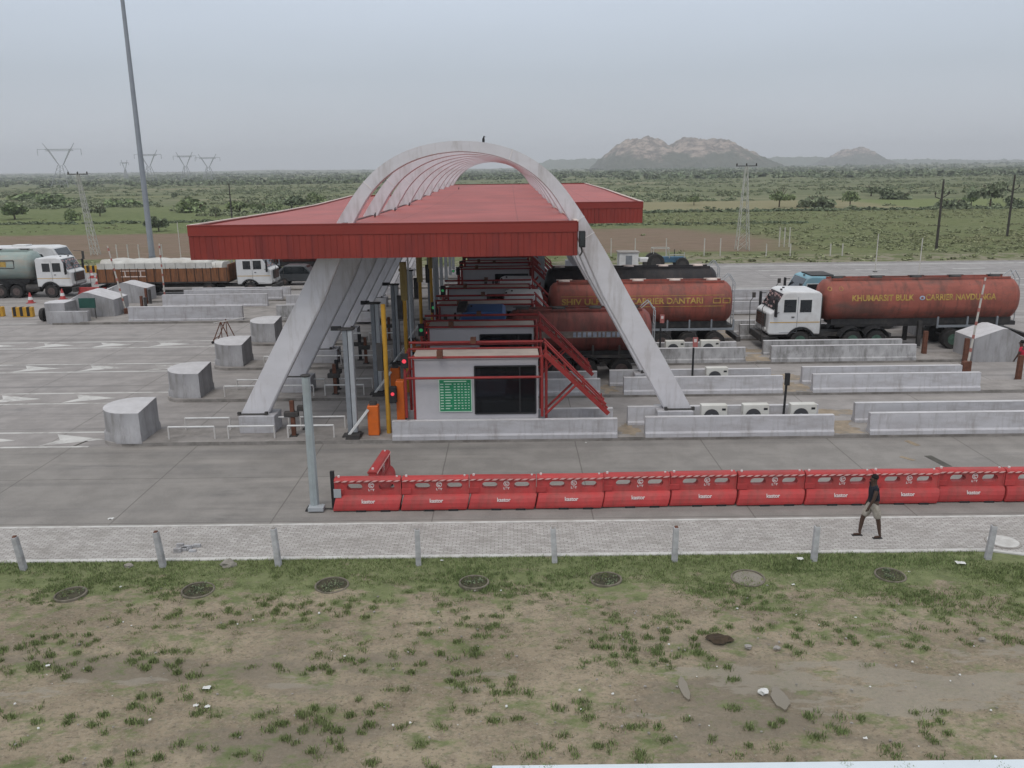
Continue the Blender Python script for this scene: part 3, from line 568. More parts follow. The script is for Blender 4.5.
# ------------------------------------------------------------------ hills
def hill(name, x0, x1, prof, Y, depth, m, seed, rough=.1):
    nx, ny = 260, 60; v = []
    for j in range(ny+1):
        t = j/ny; cross = math.sin(math.pi*min(1, t*1.0))**.8 if 0 < t < 1 else 0
        for i in range(nx+1):
            x = x0+(x1-x0)*i/nx; h = float(np.interp(x, [p[0] for p in prof], [p[1] for p in prof])); y = Y+depth*(t-.5)
            sh = cross; k = mnoise.fractal(Vector((x/42+seed, y/60, seed)), .8, 2.1, 8)
            rdg = abs(mnoise.noise(Vector((x/45, y/80, seed+4))))
            v.append((x, y, -4+(h+4)*sh*(1+rough*k*1.6-rough*rdg*.6)+(h > 14)*8*mnoise.fractal(Vector((x/34, y/50, seed)), .75, 2.1, 6)))
    f = [(j*(nx+1)+i, j*(nx+1)+i+1, (j+1)*(nx+1)+i+1, (j+1)*(nx+1)+i) for j in range(ny) for i in range(nx)]
    return struct(MB().add(v, f).build(name, m, smooth=25, fixn=False))
def mat_hill():
    m, t, b, P, s = newmat('rocky_hill', 1, .05)
    n = nnoise(t, P, .03, 8, .75, (1, 1, 2.2)); n2 = nnoise(t, P, .011, 7, .7, (1, 1, 1))
    base = nmix(t, nstep(t, n, .42, .6), (.15, .125, .105), (.52, .42, .345))
    base = nmix(t, nstep(t, vmath(t, 'ADD', n2, nstep(t, s.outputs[2], 5, 75, .2, -.16)), .44, .58, 0, .9), base, (.095, .11, .075))
    t.links.new(base, b.inputs['Base Color']); nbump(t, b, n, 1, 12); return m
mat_hill()
HY = 2600
def hx(px, py, Y): # pixel -> (x, z) at depth Y
    d = Fv+(px-512)/CF*Rv+(384-py)/CF*Uv; t = Y/d.y; return d.x*t, CH+d.z*t
pr = [hx(a, b, HY) for a, b in ((596, 168), (602, 160), (612, 151), (619, 145), (630, 139), (645, 137), (655, 139), (663, 146), (670, 148), (680, 141), (690, 138), (700, 141), (712, 138), (724, 142), (735, 149), (746, 155), (753, 160), (762, 168))]
hill('rocky_hill', pr[0][0], pr[-1][0], pr, HY, 700, MATS['rocky_hill'], 1.5, .055)
pr = [hx(a, b, 3600) for a, b in ((820, 168), (826, 161), (836, 156), (845, 151), (853, 148), (862, 149), (871, 155), (880, 161), (886, 168))]
hill('distant_hill', pr[0][0], pr[-1][0], pr, 3600, 500, MATS['rocky_hill'], 5., .06)
pr = [hx(a, b, 4300) for a, b in ((530, 167), (548, 161), (575, 160), (600, 159.5), (700, 158), (770, 158), (800, 157.5), (830, 158), (900, 160), (960, 160.5), (1040, 161), (1100, 163))]
hill('low_ridge', pr[0][0], pr[-1][0], pr, 4300, 700, MATS['leaf_dark'], 9., .12)

# ------------------------------------------------------------------ trees that can be told apart
def tree_proto(kind, seed):
    r = np.random.default_rng(seed)
    n, sz, lob = {'round': (750, .085, 9), 'open': (480, .075, 12), 'bush': (600, .085, 8)}[kind]
    q = leafcloud(n, 1, 1, .78, sz, lob, r=r); q[..., 2] += {'round': .35, 'open': .45, 'bush': .04}[kind]
    mb = MB(); th = {'round': .45, 'open': .6, 'bush': .15}[kind]
    mb.tube((0, 0, -.05), (.03, .02, th), .06, 7, .04)
    for i in range(6):
        a = i*1.05+seed; e1 = (math.cos(a)*.55, math.sin(a)*.55, th+.45); mb.tube((.03, .02, th*.8), e1, .032, 5, .012)
    return q, mb
TP = {}
for kd, sds in (('round', (1, 2)), ('open', (3, 4)), ('bush', (5, 6))):
    for k_, sd in enumerate(sds):
        q, mb = tree_proto(kd, sd); TP[kd+str(k_)] = (q, mb)
def tree(px, py, wpx, kind, leaf, label, hs=1., group=None):
    x, y = gp(px, py); s_ = wpx/CF*y/2
    q, mb = TP[kind]
    t = thing('tree' if kind[0] != 'b' else 'bush', label, 'tree' if kind[0] != 'b' else 'bush', (x, y, -.1), rz=px, group=group); t.scale = (s_, s_, s_*hs)
    key = kind+leaf
    if key not in MATS_CROWN:
        o = soup('crown', q, None, leaf, 4); b_ = mb.build('trunk', 'bark'); MATS_CROWN[key] = (o.data, b_.data); o.parent = t; b_.parent = t
    else:
        for nm, me in zip(('crown', 'trunk'), MATS_CROWN[key]): c = bpy.data.objects.new(nm, me); COL.objects.link(c); c.parent = t
MATS_CROWN = {}
for px, py, w, kd, lf, hs, lb in (
 (544, 206, 14, 'bush0', 'leafd', 1, 'dark bush seen over the far canopy, nearest the pale arch'),
 (694, 205, 16, 'open1', 'leafm', 1, 'slim tree at the edge of the pale fallow field beyond the canopy end'),
 (779, 207, 26, 'open0', 'leafm', 1.3, 'feathery green tree first right of the tall lattice mast'),
 (818, 207, 34, 'bush0', 'leafd', 1.1, 'broad dark bushy tree on the pale field between two feathery trees'),
 (850, 207, 22, 'open1', 'leafm', 1.3, 'feathery tree right of the broad dark bushy tree'),
 (871, 196, 24, 'round0', 'leafd', 1, 'round dark tree standing behind the far field edge'),
 (900, 199, 34, 'bush1', 'leafd', .7, 'long low dark thicket behind the grassy strip'),
 (952, 208, 30, 'bush0', 'leafd', 1.0, 'grey green bush just behind the nearest wooden power pole'),
 (971, 206, 16, 'open0', 'leafm', 1.5, 'small thin tree between the two wooden power poles'),
 (990, 207, 34, 'open1', 'leafd', 1.25, 'spreading tree with a leaning crown beside the last power pole'),
 (1019, 207, 22, 'bush1', 'leafd', 1.1, 'dark bush at the foot of the hedge beyond the last power pole'),
 (15, 219, 32, 'round1', 'leafm', 1, 'round tree alone on the bright grass above the parked bus'),
 (77, 220, 22, 'bush1', 'leafm', 1.1, 'green bush beside the thin lattice pole, left of the tall mast'),
 (100, 216, 20, 'round0', 'leafd', 1.2, 'dark tree right behind the thin lattice pole'),
 (122, 206, 34, 'bush0', 'leafm', .7, 'wide green bush between the lattice pole and the tall mast'),
 (159, 231, 26, 'round1', 'leafd', 1.1, 'dark round tree close to the foot of the tall mast'),
 (174, 199, 9, 'round0', 'leafd', 1.9, 'narrow upright dark tree alone above the scrub'),
 (206, 223, 14, 'bush0', 'leafd', 1.1, 'small dark bush just over the canopy corner'),
 (216, 217, 16, 'open0', 'leafd', 1.4, 'thin tree beside the small dark bush over the canopy corner'),
 (196, 212, 40, 'bush1', 'leafm', .8, 'long green thicket left of the single dark pole'),
 (240, 212, 34, 'round0', 'leafm', .8, 'wide tree right behind the single dark pole'),
 (264, 211, 30, 'bush0', 'leafm', .9, 'dense green thicket above the left canopy slope'),
 (292, 208, 34, 'round1', 'leafd', .7, 'dark thicket above the middle of the left canopy slope'),
 (322, 203, 26, 'bush1', 'leafm', .9, 'green bush where the canopy slope meets the first arch'),
 (30, 200, 50, 'bush0', 'leafm', .5, 'low broad green thicket behind the round tree'),
 (60, 206, 40, 'bush1', 'leafm', .6, 'low broad thicket left of the thin lattice pole'),
): tree(px, py, w, kd, lf, lb, hs)
# a tree line of separate crowns along the skyline
for i in range(46):
    px = i*23+random.uniform(-8, 8); y = random.uniform(900, 1500); x = (px-512)/CF*y*1.02
    q, mb = TP[random.choice(['round0', 'round1', 'bush0'])]
    s_ = random.uniform(3.5, 6.5); t = thing('tree', 'small dark tree far off in the line along the skyline', 'tree', (x, y, GZ(x, y)-.5), rz=i, group='trees along the skyline'); t.scale = (s_*1.5, s_*1.5, s_)
    me = MATS_CROWN.get('round0leafd') or list(MATS_CROWN.values())[0]; c = bpy.data.objects.new('crown', me[0]); COL.objects.link(c); c.parent = t

# ================================================================== THE TOLL PLAZA
ORD = ['nearest', 'second', 'third', 'fourth', 'fifth', 'sixth', 'seventh', 'eighth', 'ninth', 'tenth']
# ---- canopy
RZ = [(28.8, 7.675), (33, 7.64), (40, 7.58), (48, 7.57), (56, 7.67), (66, 7.82), (84, 7.95)]
def rz(y): return float(np.interp(y, [p[0] for p in RZ], [p[1] for p in RZ]))
XL, XA, XR, XRR = -10.82, -5.75, 2.25, 7.25
canopy = thing('toll_canopy', 'long red sheet metal canopy spanning all the toll lanes under the arches', 'canopy', (0, 0, 0))
def deck(x0, x1, y0, y1, dz=0):
    ys = np.linspace(y0, y1, 22); mb = MB()
    v = []
    for y in ys: v += [(x0, y, rz(y)+dz), (x1, y, rz(y)+dz), (x1, y, rz(y)-.1), (x0, y, rz(y)-.1)]
    f = []
    for j in range(len(ys)-1):
        for i in range(4): f.append((j*4+i, j*4+(i+1) % 4, (j+1)*4+(i+1) % 4, (j+1)*4+i))
    f += [(0, 1, 2, 3), tuple((len(ys)-1)*4+i for i in (3, 2, 1, 0))]
    mb.add(v, f); return mb.build('roof_deck', 'roofs', canopy)
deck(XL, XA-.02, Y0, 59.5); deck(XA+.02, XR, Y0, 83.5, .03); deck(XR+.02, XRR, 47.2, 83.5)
# valley gutter where the arches pass through, walkway line
mb = MB()
for a, b in zip(np.linspace(29, 83, 28)[:-1], np.linspace(29, 83, 28)[1:]): mb.bar((XA, a, rz(a)+.035), (XA, b, rz(b)+.035), .16, .04)
mb.build('valley_gutter', mat('gutter', (.1, .045, .045), .8, .3, 2), canopy)
FH = 1.07
def fascia(x0, x1, y0, y1, name):
    """sheet panels hanging below the roof edge, with the plain band on top"""
    n = 1 if abs(y1-y0) < .1 else 16; low = MB(); band = MB(); trim = MB()
    for i in range(n):
        a = (x0+(x1-x0)*i/n, y0+(y1-y0)*i/n); b = (x0+(x1-x0)*(i+1)/n, y0+(y1-y0)*(i+1)/n)
        za, zb = rz(a[1]), rz(b[1])
        for mbb, t0, t1, w in ((low, -FH, -.27, .06), (band, -.272, .055, .11)):
            d = Vector((b[0]-a[0], b[1]-a[1], 0)).normalized(); p = Vector((-d.y, d.x, 0))*w/2
            v = [Vector((*q, z+t))+sg*p for q, z, in ((a, za), (b, zb)) for t in (t0, t1) for sg in (1, -1)]
            mbb.add(v, [(0, 1, 3, 2), (4, 6, 7, 5), (0, 4, 5, 1), (2, 3, 7, 6), (0, 2, 6, 4), (1, 5, 7, 3)])
        trim.bar((a[0], a[1], za+.075), (b[0], b[1], zb+.075), .14, .035)
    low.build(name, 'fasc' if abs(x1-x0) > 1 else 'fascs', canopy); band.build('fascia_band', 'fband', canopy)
    trim.build('edge_trim', 'trim' if abs(x1-x0) < 1 else 'fband', canopy)
fascia(XL, XR, Y0, Y0, 'front_fascia'); fascia(XL, XL, Y0+.07, 59.5, 'side_fascia'); fascia(XR, XR, Y0+.07, 47.1, 'side_fascia')
fascia(XR+.08, XRR, 47.2, 47.2, 'front_fascia'); fascia(XRR, XRR, 47.27, 83.5, 'side_fascia'); fascia(XA, XA, 59.6, 83.4, 'side_fascia')
fascia(XL+.07, XA-.07, 59.5, 59.5, 'rear_fascia'); fascia(XA+.07, XRR-.07, 83.5, 83.5, 'rear_fascia')
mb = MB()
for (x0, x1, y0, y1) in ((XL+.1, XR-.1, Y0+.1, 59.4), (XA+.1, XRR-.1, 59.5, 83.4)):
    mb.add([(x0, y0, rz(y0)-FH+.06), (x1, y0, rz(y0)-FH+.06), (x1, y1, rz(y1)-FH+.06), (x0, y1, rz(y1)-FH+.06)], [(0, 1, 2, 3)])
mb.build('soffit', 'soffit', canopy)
# columns carrying the far half
for y in (57.5, 62.5, 67.5, 72.5, 77.5, 82):
    MB().box(XR-.2, XR+.05, y-.15, y+.15, .1, rz(y)-FH).build('column', 'grey', canopy)
    MB().box(XA+.1, XA+.35, y-.15, y+.15, .1, rz(y)-FH).build('column', 'greyd', canopy)
# floodlight at the canopy corner
fl = thing('floodlight', 'black floodlight bolted to the near right corner of the canopy', 'floodlight', (XR+.12, 28.75, 7.35))
MB().box(-.06, .15, -.12, .12, -.46, .08).build('lamp_housing', 'black', fl, bevel=.02)
MB().box(-.03, .12, -.13, -.12, -.42, .04).build('lamp_glass', 'glass', fl)
MB().path([(0, 0, -.42), (.05, 0, -.62), (-.03, 0, -.75)], .03).build('bracket', 'dark', fl)

# ---- arches
OUT = [(0, 10.42), (1.1, 10.32), (2.04, 10.03), (2.85, 9.55), (3.5, 8.93), (4.08, 8.15), (4.5, 7.5), (5.12, 6.5), (5.9, 5.1), (6.65, 3.8), (7.5, 2.3), (8.38, .72)]
def catmull(p, n=4):
    q = []; P = [Vector(a) for a in p]; P = [Vector((-P[1].x, P[1].y))]+P+[2*P[-1]-P[-2]]
    for i in range(1, len(P)-2):
        for k in range(n):
            t = k/n; a, b, c, d = P[i-1:i+3]; q.append(.5*((2*b)+(c-a)*t+(2*a-5*b+4*c-d)*t*t+(3*b-a-3*c+d)*t**3))
    q.append(P[-2]); return q
half = catmull(OUT)
def arch_proto():
    t = thing('steel_arch', '', 'arch', (-1.7, 0, 0), group=None)
    pts = [Vector((-p.x, p.y)) for p in half[::-1]]+half[1:]; n = len(pts); v = []
    L = [0]
    for a, b in zip(pts, pts[1:]): L.append(L[-1]+(b-a).length)
    for i, p in enumerate(pts):
        tg = (pts[min(i+1, n-1)]-pts[max(i-1, 0)]).normalized(); nr = Vector((tg.y, -tg.x))
        if nr.y > 0 and abs(p.x) < 1: nr = -nr
        if nr.dot(Vector((0, 5))-p) < 0: nr = -nr
        u = abs(L[i]/L[-1]*2-1); w = float(np.interp(u, (0, .3, .4, .5, .6, 1), (.36, .45, .54, .74, .85, .90))); dpt = .19
        # section: front face with chamfered inner edge
        for (o, y) in ((0, -dpt), (w*.94, -dpt), (w, -dpt*.8), (w, dpt), (0, dpt)):
            q = p+nr*o; v.append((q.x, y, q.y))
    m_ = 5; f = [(i*m_+k, i*m_+(k+1) % m_, (i+1)*m_+(k+1) % m_, (i+1)*m_+k) for i in range(n-1) for k in range(m_)]
    f += [tuple(range(m_)), tuple((n-1)*m_+k for k in range(m_))[::-1]]
    MB().add(v, f).build('arch_box', 'arch', t, smooth=20)
    # joint bands
    for s_, (h, z) in ((1, (4.3, 7.9)), (1, (4.58, 7.35)), (-1, (3.3, 9.15)), (1, (1.9, 10.08))):
        i = min(range(n), key=lambda k: abs(pts[k].x-s_*h)); p = pts[i]; tg = (pts[i+1]-pts[i-1]).normalized(); nr = Vector((tg.y, -tg.x))
        if nr.dot(Vector((0, 5))-p) < 0: nr = -nr
        u = abs(L[i]/L[-1]*2-1); w = float(np.interp(u, (0, .3, .4, .5, .6, 1), (.36, .45, .54, .74, .85, .90)))
        a = p-nr*.012; b_ = p+nr*(w*.87)
        mb = MB(); mb.bar((a.x, -.192, a.y), (b_.x, -.192, b_.y), .02, .028); mb.build('joint_band', 'archj', t)
    for sx in (-1, 1):
        MB().box(sx*7.68-.66, sx*7.68+.66, -.5, .5, .14, .80).build('pedestal', 'wall', t, bevel=.02)
        MB().box(sx*7.85-.52, sx*7.85+.52, -.36, .36, .80, .825).build('base_plate', 'dark', t)
        for ox in (-.5, .5): MB().box(sx*7.85+ox-.05, sx*7.85+ox+.05, -.4, -.28, .80, .92).build('anchor_bolt', 'dark', t)
    return t
pa = arch_proto()
for k in range(10):
    y = 30.25+5.8*k; lab = f'pale grey steel arch rising through the canopy, {ORD[k]} from the footpath'
    if k == 0: pa.location = (-1.7, y, 0); pa['label'] = lab; pa['group'] = 'arches over the toll plaza'
    else: copy_tree(pa, (-1.7, y, 0), lab)
def bird(x, y, z, label):
    t = thing('bird', label, 'bird', (x, y, z)); t.scale = (.62,)*3 if z > 9 else (.45,)*3
    MB().blob((0, 0, .18), (.08, .07, .17), 2, .08).build('body', 'black', t, smooth=60)
    MB().blob((.03, -.01, .37), (.055, .055, .06), 1, 0).tube((.06, -.02, .37), (.14, -.03, .36), .018, 5, .004).tube((-.03, 0, .1), (-.1, .02, -.06), .035, 5, .02).build('head_and_tail', 'black', t)
    for a, b in ((0, -.02), (.03, .02)): MB().tube((a, b, .06), (a, b, 0), .012, 4).build('leg', 'dark', t)
bird(-.88, 30.25, 10.32, 'black crow perched on the crown of the nearest arch')
for x, y, l in ((-5.72, 34.3, 'first'), (-5.7, 40.2, 'second'), (-5.72, 46.1, 'third')): bird(x+.35, y, rz(y)+.03, f'small dark bird on the canopy gutter, {l} counted from the front fascia')
bird(-4.1, 70, rz(70)+.04, 'small dark bird alone far back on the open roof')
bird(2.2, 33.0, rz(33)+.04, 'small dark bird on the right roof edge beside the arches')

# ---- crash walls
def wall_mesh(L, m='wall', h=.92):
    mb = MB().prism([(0, 0), (0, .24), (.07, .30), (.10, h), (.29, h), (.32, .30), (.40, .24), (.40, 0)], 0, L, 'x')
    return mb
WP = {}
def crash_wall(x0, x1, y, where, m='wall', z=.0, flip=False, h=.86):
    """y: front face"""
    key = (round(x1-x0, 1), m, h)
    lab = where
    if key in WP:
        return copy_tree(WP[key], (x0, y, z), lab)
    t = thing('crash_wall', lab, 'wall', (x0, y, z), group='concrete walls along the lane islands')
    wall_mesh(x1-x0, m, h).build('wall_body', m, t)
    MB().box(-.0, x1-x0, .095, .295, h, h+.018).build('skylit_top', 'walltop', t)  # thin pale strip painting the skylight on the wall top
    MB().box(0, x1-x0, -.004, .0, .0, .1).build('splash_band', 'kerb', t)
    WP[key] = t; return t
names = ORD
for k, y in enumerate(ISL):
    yb = y+IW-.32; ds = .0
    mm = 'wall' if k < 2 else 'wallw'
    crash_wall(-4.3, 3.75, y-.02, f'grey wall in front of the {names[k]} toll booth', 'wall', h=.77)
    crash_wall(-4.3, 3.75, yb, f'grey wall behind the {names[k]} toll booth', 'wall', h=.77)
    crash_wall(4.75, 11.5, y-.02, f'grey wall before the right arch foot on the {names[k]} island', mm, h=.81)
    crash_wall(4.3, 11.4, yb, f'grey wall behind the air conditioner units on the {names[k]} island', mm, h=.81)
    crash_wall(12.78, 19.9 if k else 20.6, y-.02, f'long outer wall facing the footpath on the {names[k]} island, past the gap', mm)
    crash_wall(12.78, 19.8, yb, f'long outer wall on the rear edge of the {names[k]} island, past the gap', mm)
crash_wall(-24.8, -17.4, 54.2, 'long grey wall in front of the trolley, nearest of the left hand walls', 'wall', h=1.06)
crash_wall(-24.9, -17.4, 60.0, 'long grey wall second behind the trolley', h=1.0)
crash_wall(-24.6, -17.2, 63.3, 'long grey wall third behind the trolley, front of a close pair')
crash_wall(-24.4, -16.9, 64.5, 'low grey wall right in front of the brown cargo truck, rear of a close pair')
crash_wall(-15.2, -9, 54.2, 'grey wall running behind the leaning left arch legs', 'wallw', h=1.06)
crash_wall(-16.1, -9, 60.1, 'grey wall beyond the nearest wall behind the left arch legs')
crash_wall(-15.9, -13, 66+3.1, 'short pale wall below the dark car', 'wall')
crash_wall(-19.6, -16.9, 75.0, 'short far wall at the head of the last lanes', 'wall')
for x, y, l in ((4.6, 54.7, 'grey wall behind the black tanker, near side of the wide median'), (12.8, 54.7, 'grey wall on the wide median behind the white cab'), (13.2, 60.2, 'grey wall on the far side of the wide median behind the white cab')):
    crash_wall(x, x+6.8, y, l)

# ---- rounded nose blocks of the near islands
def nose_block():
    t = thing('nose_block', '', 'block', (0, 0, 0)); r = .82
    arc = [(.85-1.0*math.sin(a)*1.0, r-r*math.cos(a)) for a in np.linspace(0, math.pi, 13)]
    def ring(z, g): return [( -g*.9 if False else (x-.85)*(1+g)+.85, (y-r)*(1+g)+r, z) for x, y in arc]
    # sloping top: high at the back edge
    pts = arc+[(1.42, 1.64), (1.42, 0)]
    def zt(x, y): return 1.10+.16*(y/1.64)
    v = []; n = len(pts)
    for z, g in ((0, .06), (.28, .05), (.36, 0)):
        v += [((x-1)*(1+g)+1, (y-r)*(1+g)+r, z) for x, y in pts]
    v += [(x, y, zt(x, y)) for x, y in pts]
    f = [tuple(range(n))[::-1], tuple(range(3*n, 4*n))]+[(j*n+i, j*n+(i+1) % n, (j+1)*n+(i+1) % n, (j+1)*n+i) for j in range(3) for i in range(n)]
    MB().add(v, f).build('block_body', 'block', t, smooth=30)
    v2 = [((x-1)*.995+1, (y-r)*.995+r, zt(x, y)+d) for d in (.001, .02) for x, y in pts]
    MB().add(v2, [tuple(range(n))[::-1], tuple(range(n, 2*n))]+[(i, (i+1) % n, (i+1) % n+n, i+n) for i in range(n)]).build('top_cap', 'walltop', t)
    return t
nb = nose_block()
for k, y in enumerate(ISL):
    lab = f'round fronted grey concrete block on the left tip of the {names[k]} island'
    if k == 0: nb.location = (-14.7, y+.02, .1); nb['label'] = lab; nb['group'] = 'concrete nose blocks of the near islands'
    else: copy_tree(nb, (-14.7, y+.02+.1*k, .1), lab)
# ---- big wedge noses on the approach ends
def wedge(x, y, L, Wd, flip, label, h=1.75):
    t = thing('wedge_block', label, 'block', (x, y, .0), rz=math.pi if flip else 0, group='wedge shaped concrete blocks at the approach ends')
    # long axis x: low in front (x=0), peak at .45 L, falls to the tail
    prof = [(0, 0), (0, .95), (L*.45, h), (L*.55, h), (L, h*.72), (L, 0)]
    v = []; n = 6
    for yy, g in ((0, 0), (.25, 0), (Wd-.25, 0), (Wd, 0)):
        for (px, pz) in prof: v.append((px if px else (0 if yy in (.25, Wd-.25) else .25), yy, pz))
    f = [tuple(range(6))[::-1], tuple(range(18, 24))]+[(j*6+i, (j*6+(i+1) % 6), (j+1)*6+(i+1) % 6, (j+1)*6+i) for j in range(3) for i in range(6)]
    MB().add(v, f).build('block_body', 'block', t)
    MB().add([(.25, 0.01, .965), (0, .25, .965), (0, Wd-.25, .965), (.25, Wd-.01, .965), (L*.45, Wd, h+.014), (L*.45, 0, h+.014), (L*.55, 0, h+.014), (L*.55, Wd, h+.014), (L, 0, h*.72+.014), (L, Wd, h*.72+.014)],
        [(0, 5, 4, 3, 2, 1), (5, 6, 7, 4), (6, 8, 9, 7)]).build('top_cap', 'walltop', t, fixn=False)
    return t
wedge(25.5, ISL[2]+IW+.1, 2.9, 1.9, True, 'pale wedge shaped block in front of the rear wheels of the long red tanker', 1.62)
wedge(25.5, ISL[3]+IW, 2.9, 1.65, True, 'pale wedge shaped block hidden behind the long red tanker', 1.6)
wedge(-30.6, 63.2, 3.3, 1.7, False, 'pale wedge block behind the cargo truck tail, with a red white mast at its tip', 1.5)
w_ = wedge(-30.3, 56.3, 3.7, 2.2, False, 'large pale wedge block with a dark green sign box leaning on it', 1.75)
lb = thing('step_block', 'low stepped grey block joined in front of the large wedge with the green sign box', 'block', (-30.6, 54.35, 0))
MB().prism([(0, .9), (.25, .3), (.8, 0), (3.1, 0), (3.1, .4), (1.5, .4), (1.5, 1.9), (.25, 1.9), (0, 1.5)], 0, .8, 'z').build('block_body', 'block', lb)
MB().prism([(0, .9), (.25, .3), (.8, .4), (1.5, .4), (1.5, 1.9), (.25, 1.9), (0, 1.5)], .8, 1.3, 'z').build('raised_back', 'block', lb)
MB().prism([(.02, .9), (.25, .32), (.8, .42), (1.48, .42), (1.48, 1.88), (.25, 1.88), (.02, 1.5)], 1.3, 1.32, 'z').build('top_cap', 'walltop', lb)
gs = thing('sign_box', 'dark green sign box on a thin post before the large wedge block', 'sign', (-28.0, 55.6, 0))
MB().box(-.55, .5, -.06, .06, .85, 1.5).build('sign_panel', mat('dark_green_panel', (.02, .075, .06), .5, .2), gs); MB().tube((.45, .0, 0), (.45, .0, 1.5), .035).build('post', 'dark', gs); MB().box(.1, .95, -.2, .2, .0, .03).build('base_plate', 'dark', gs)

# ---- white hoop rails on the islands
def hoop(w=1.66, h=.46):
    t = thing('hoop_rail', '', 'railing', (0, 0, .15), group='white hoop rails on the island tips')
    MB().path([(0, 0, h), (w, 0, h)], .032, 8).build('top_rail', 'white', t)
    for x in (.0, w): MB().tube((x, 0, 0), (x, 0, h), .03).build('leg', 'whitep', t)
    return t
hp0 = None
for k, y in enumerate(ISL):
    for j, (yy, xs) in enumerate(((.3, (-12.4, -10.25, -8.1)), (1.4, (-12.2, -10.0, -7.9)))):
        for i, x in enumerate(xs):
            if k == 3 and j == 1: continue
            x_ = x+(.0, .1, .15, .1)[k]; lab = f"white hoop rail on the {names[k]} island, {('front', 'rear')[j]} edge, {('by the round nose block', 'by the arch foot', 'by the rusty sensor posts')[i]}"
            if hp0 is None: hp0 = hoop(); hp0.location = (x_, y+yy, .15); hp0['label'] = lab
            else: copy_tree(hp0, (x_, y+yy, .15), lab)
# ---- sensor posts
def sensor(rusty):
    t = thing('sensor_post', '', 'post', group='sensor posts by the left arch feet'); m = 'rust' if rusty else 'black'
    MB().box(-.07, .07, -.07, .07, 0, 1.32).build('post', m, t); MB().box(-.3, .22, -.1, .1, .72, .92).build('sensor_head', 'dark', t, bevel=.02); MB().box(-.14, .14, -.14, .14, 0, .03).build('base_plate', 'dark', t)
    return t
sp = [sensor(True), sensor(False)]
for k, y in enumerate(ISL):
    for j in (0, 1):
        loc = (-7.95+(.35*k if j == 0 else .28), y+(.55, 1.35)[j], .15); m_ = ('rusty brown', 'black')[j]
        lab = f'{m_} sensor post with a cross box on the {names[k]} island'
        if k == 0: sp[j].location = loc; sp[j]['label'] = lab
        else: copy_tree(sp[j], loc, lab)
# red thin sign stems and red button posts between
for k, (x, y) in enumerate(((-6.9, ISL[1]+.6), (-6.7, ISL[2]+.6))):
    t = thing('button_post', f'thin red post with a dark box on the {names[k+1]} island', 'post', (x, y, .15))
    MB().tube((0, 0, 0), (0, 0, 1.2), .03).build('post', 'rust', t); MB().box(-.13, .13, -.08, .08, 1.1, 1.4).build('button_box', 'dark', t); MB().box(-.15, .15, -.1, .1, 0, .03).build('base_plate', 'red', t)
# ---- grey camera posts, yellow poles, barriers
def cam_post(h):
    t = thing('camera_post', '', 'post', group='grey camera posts beside the booths')
    MB().box(-.15, .02, -.13, .13, 0, h).build('post', 'greyd', t, bevel=.015); MB().box(.04, .2, -.13, .13, .0, h).build('cable_duct', 'grey', t, bevel=.015)
    MB().box(-.28, .26, -.16, .16, h, h+.06).build('post_cap', 'dark', t); MB().box(-.55, -.2, -.06, .1, h-.02, h+.12).build('camera', 'black', t); MB().box(-.35, .35, -.25, .25, 0, .03).build('base_plate', 'dark', t); 
    return t
cp = cam_post(3.9)
for k, y in enumerate(ISL):
    loc = (-5.8+.05*k, y+.5, .15); lab = f'tall grey square camera post on the {names[k]} island'
    if k == 0: cp.location = loc; cp['label'] = lab
    else: copy_tree(cp, loc, lab)
def ypole(h):
    t = thing('signal_pole', '', 'pole', group='yellow signal poles')
    MB().tube((0, 0, 0), (0, 0, h), .085, 10).build('pole', 'yellow', t, smooth=40)
    MB().tube((0, 0, h-1.6), (0, 0, h), .15, 12).build('pole_sleeve', mat('dusty_yellow', (.27, .2, .075), .7, .2, 2), t, smooth=40)
    MB().box(.08, .34, -.12, .12, 1.15, 1.75).build('lamp_housing', 'black', t, bevel=.02); MB().lathe([(.001, -.145), (.065, -.14), (.065, -.12)], (.21, 0, 1.5), 'y', 12).build('signal_lamp', 'redlamp' , t)
    MB().box(-.3, -.1, -.08, .08, h-2.4, h-1.4).build('sensor_box', 'dark', t)
    return t
y0p = None
for k, (x, y) in enumerate(((-4.52, ISL[0]+.75), (-4.5, ISL[1]+.75), (-4.45, ISL[2]+.75), (-4.45, ISL[3]+.75))):
    h = (4.75, 5.6, 5.6, 5.6)[k]; lab = f'yellow signal pole by the {names[k]} toll booth'
    if k in (0, 1): y0p = ypole(h); y0p.location = (x, y, .15); y0p['label'] = lab
    else: copy_tree(y0p, (x, y, .15), lab)
    if k == 0:
        for ch in KIDS[y0p.name]:
            if ch.name.startswith(('pole_sleeve',)): bpy.data.objects.remove(ch); break
def boom(folded):
    t = thing('boom_barrier', '', 'barrier', group='orange boom barriers')
    MB().box(-.2, .2, -.17, .17, 0, 1.12).build('cabinet', 'orange', t, bevel=.025); MB().box(-.12, .12, -.1, .1, 1.12, 1.24).build('cabinet_cap', 'dark', t)
    MB().bar((-.15, -.22, 1.0), (-.95, -.5, -.0), .075).build('boom_arm', 'white', t); MB().box(-.95, -.45, -.6, -.1, 0, .16).build('arm_rest', 'dark', t)
    return t
bb = boom(True)
for k, y in enumerate(ISL):
    loc = (-5.03+.03*k, y+.6, .15); lab = f'orange boom barrier cabinet with a lowered white arm on the {names[k]} island'
    if k == 0: bb.location = loc; bb['label'] = lab
    else: copy_tree(bb, loc, lab)
    t = thing('control_cabinet', f'tall narrow orange cabinet against the {names[k]} booth frame', 'cabinet', (-4.08, y+1.1, .15))
    MB().box(-.15, .15, -.2, .2, 0, 1.9).build('cabinet', 'orange', t, bevel=.02); MB().box(.152, .156, -.15, .15, .2, 1.7).build('door', 'dark', t)

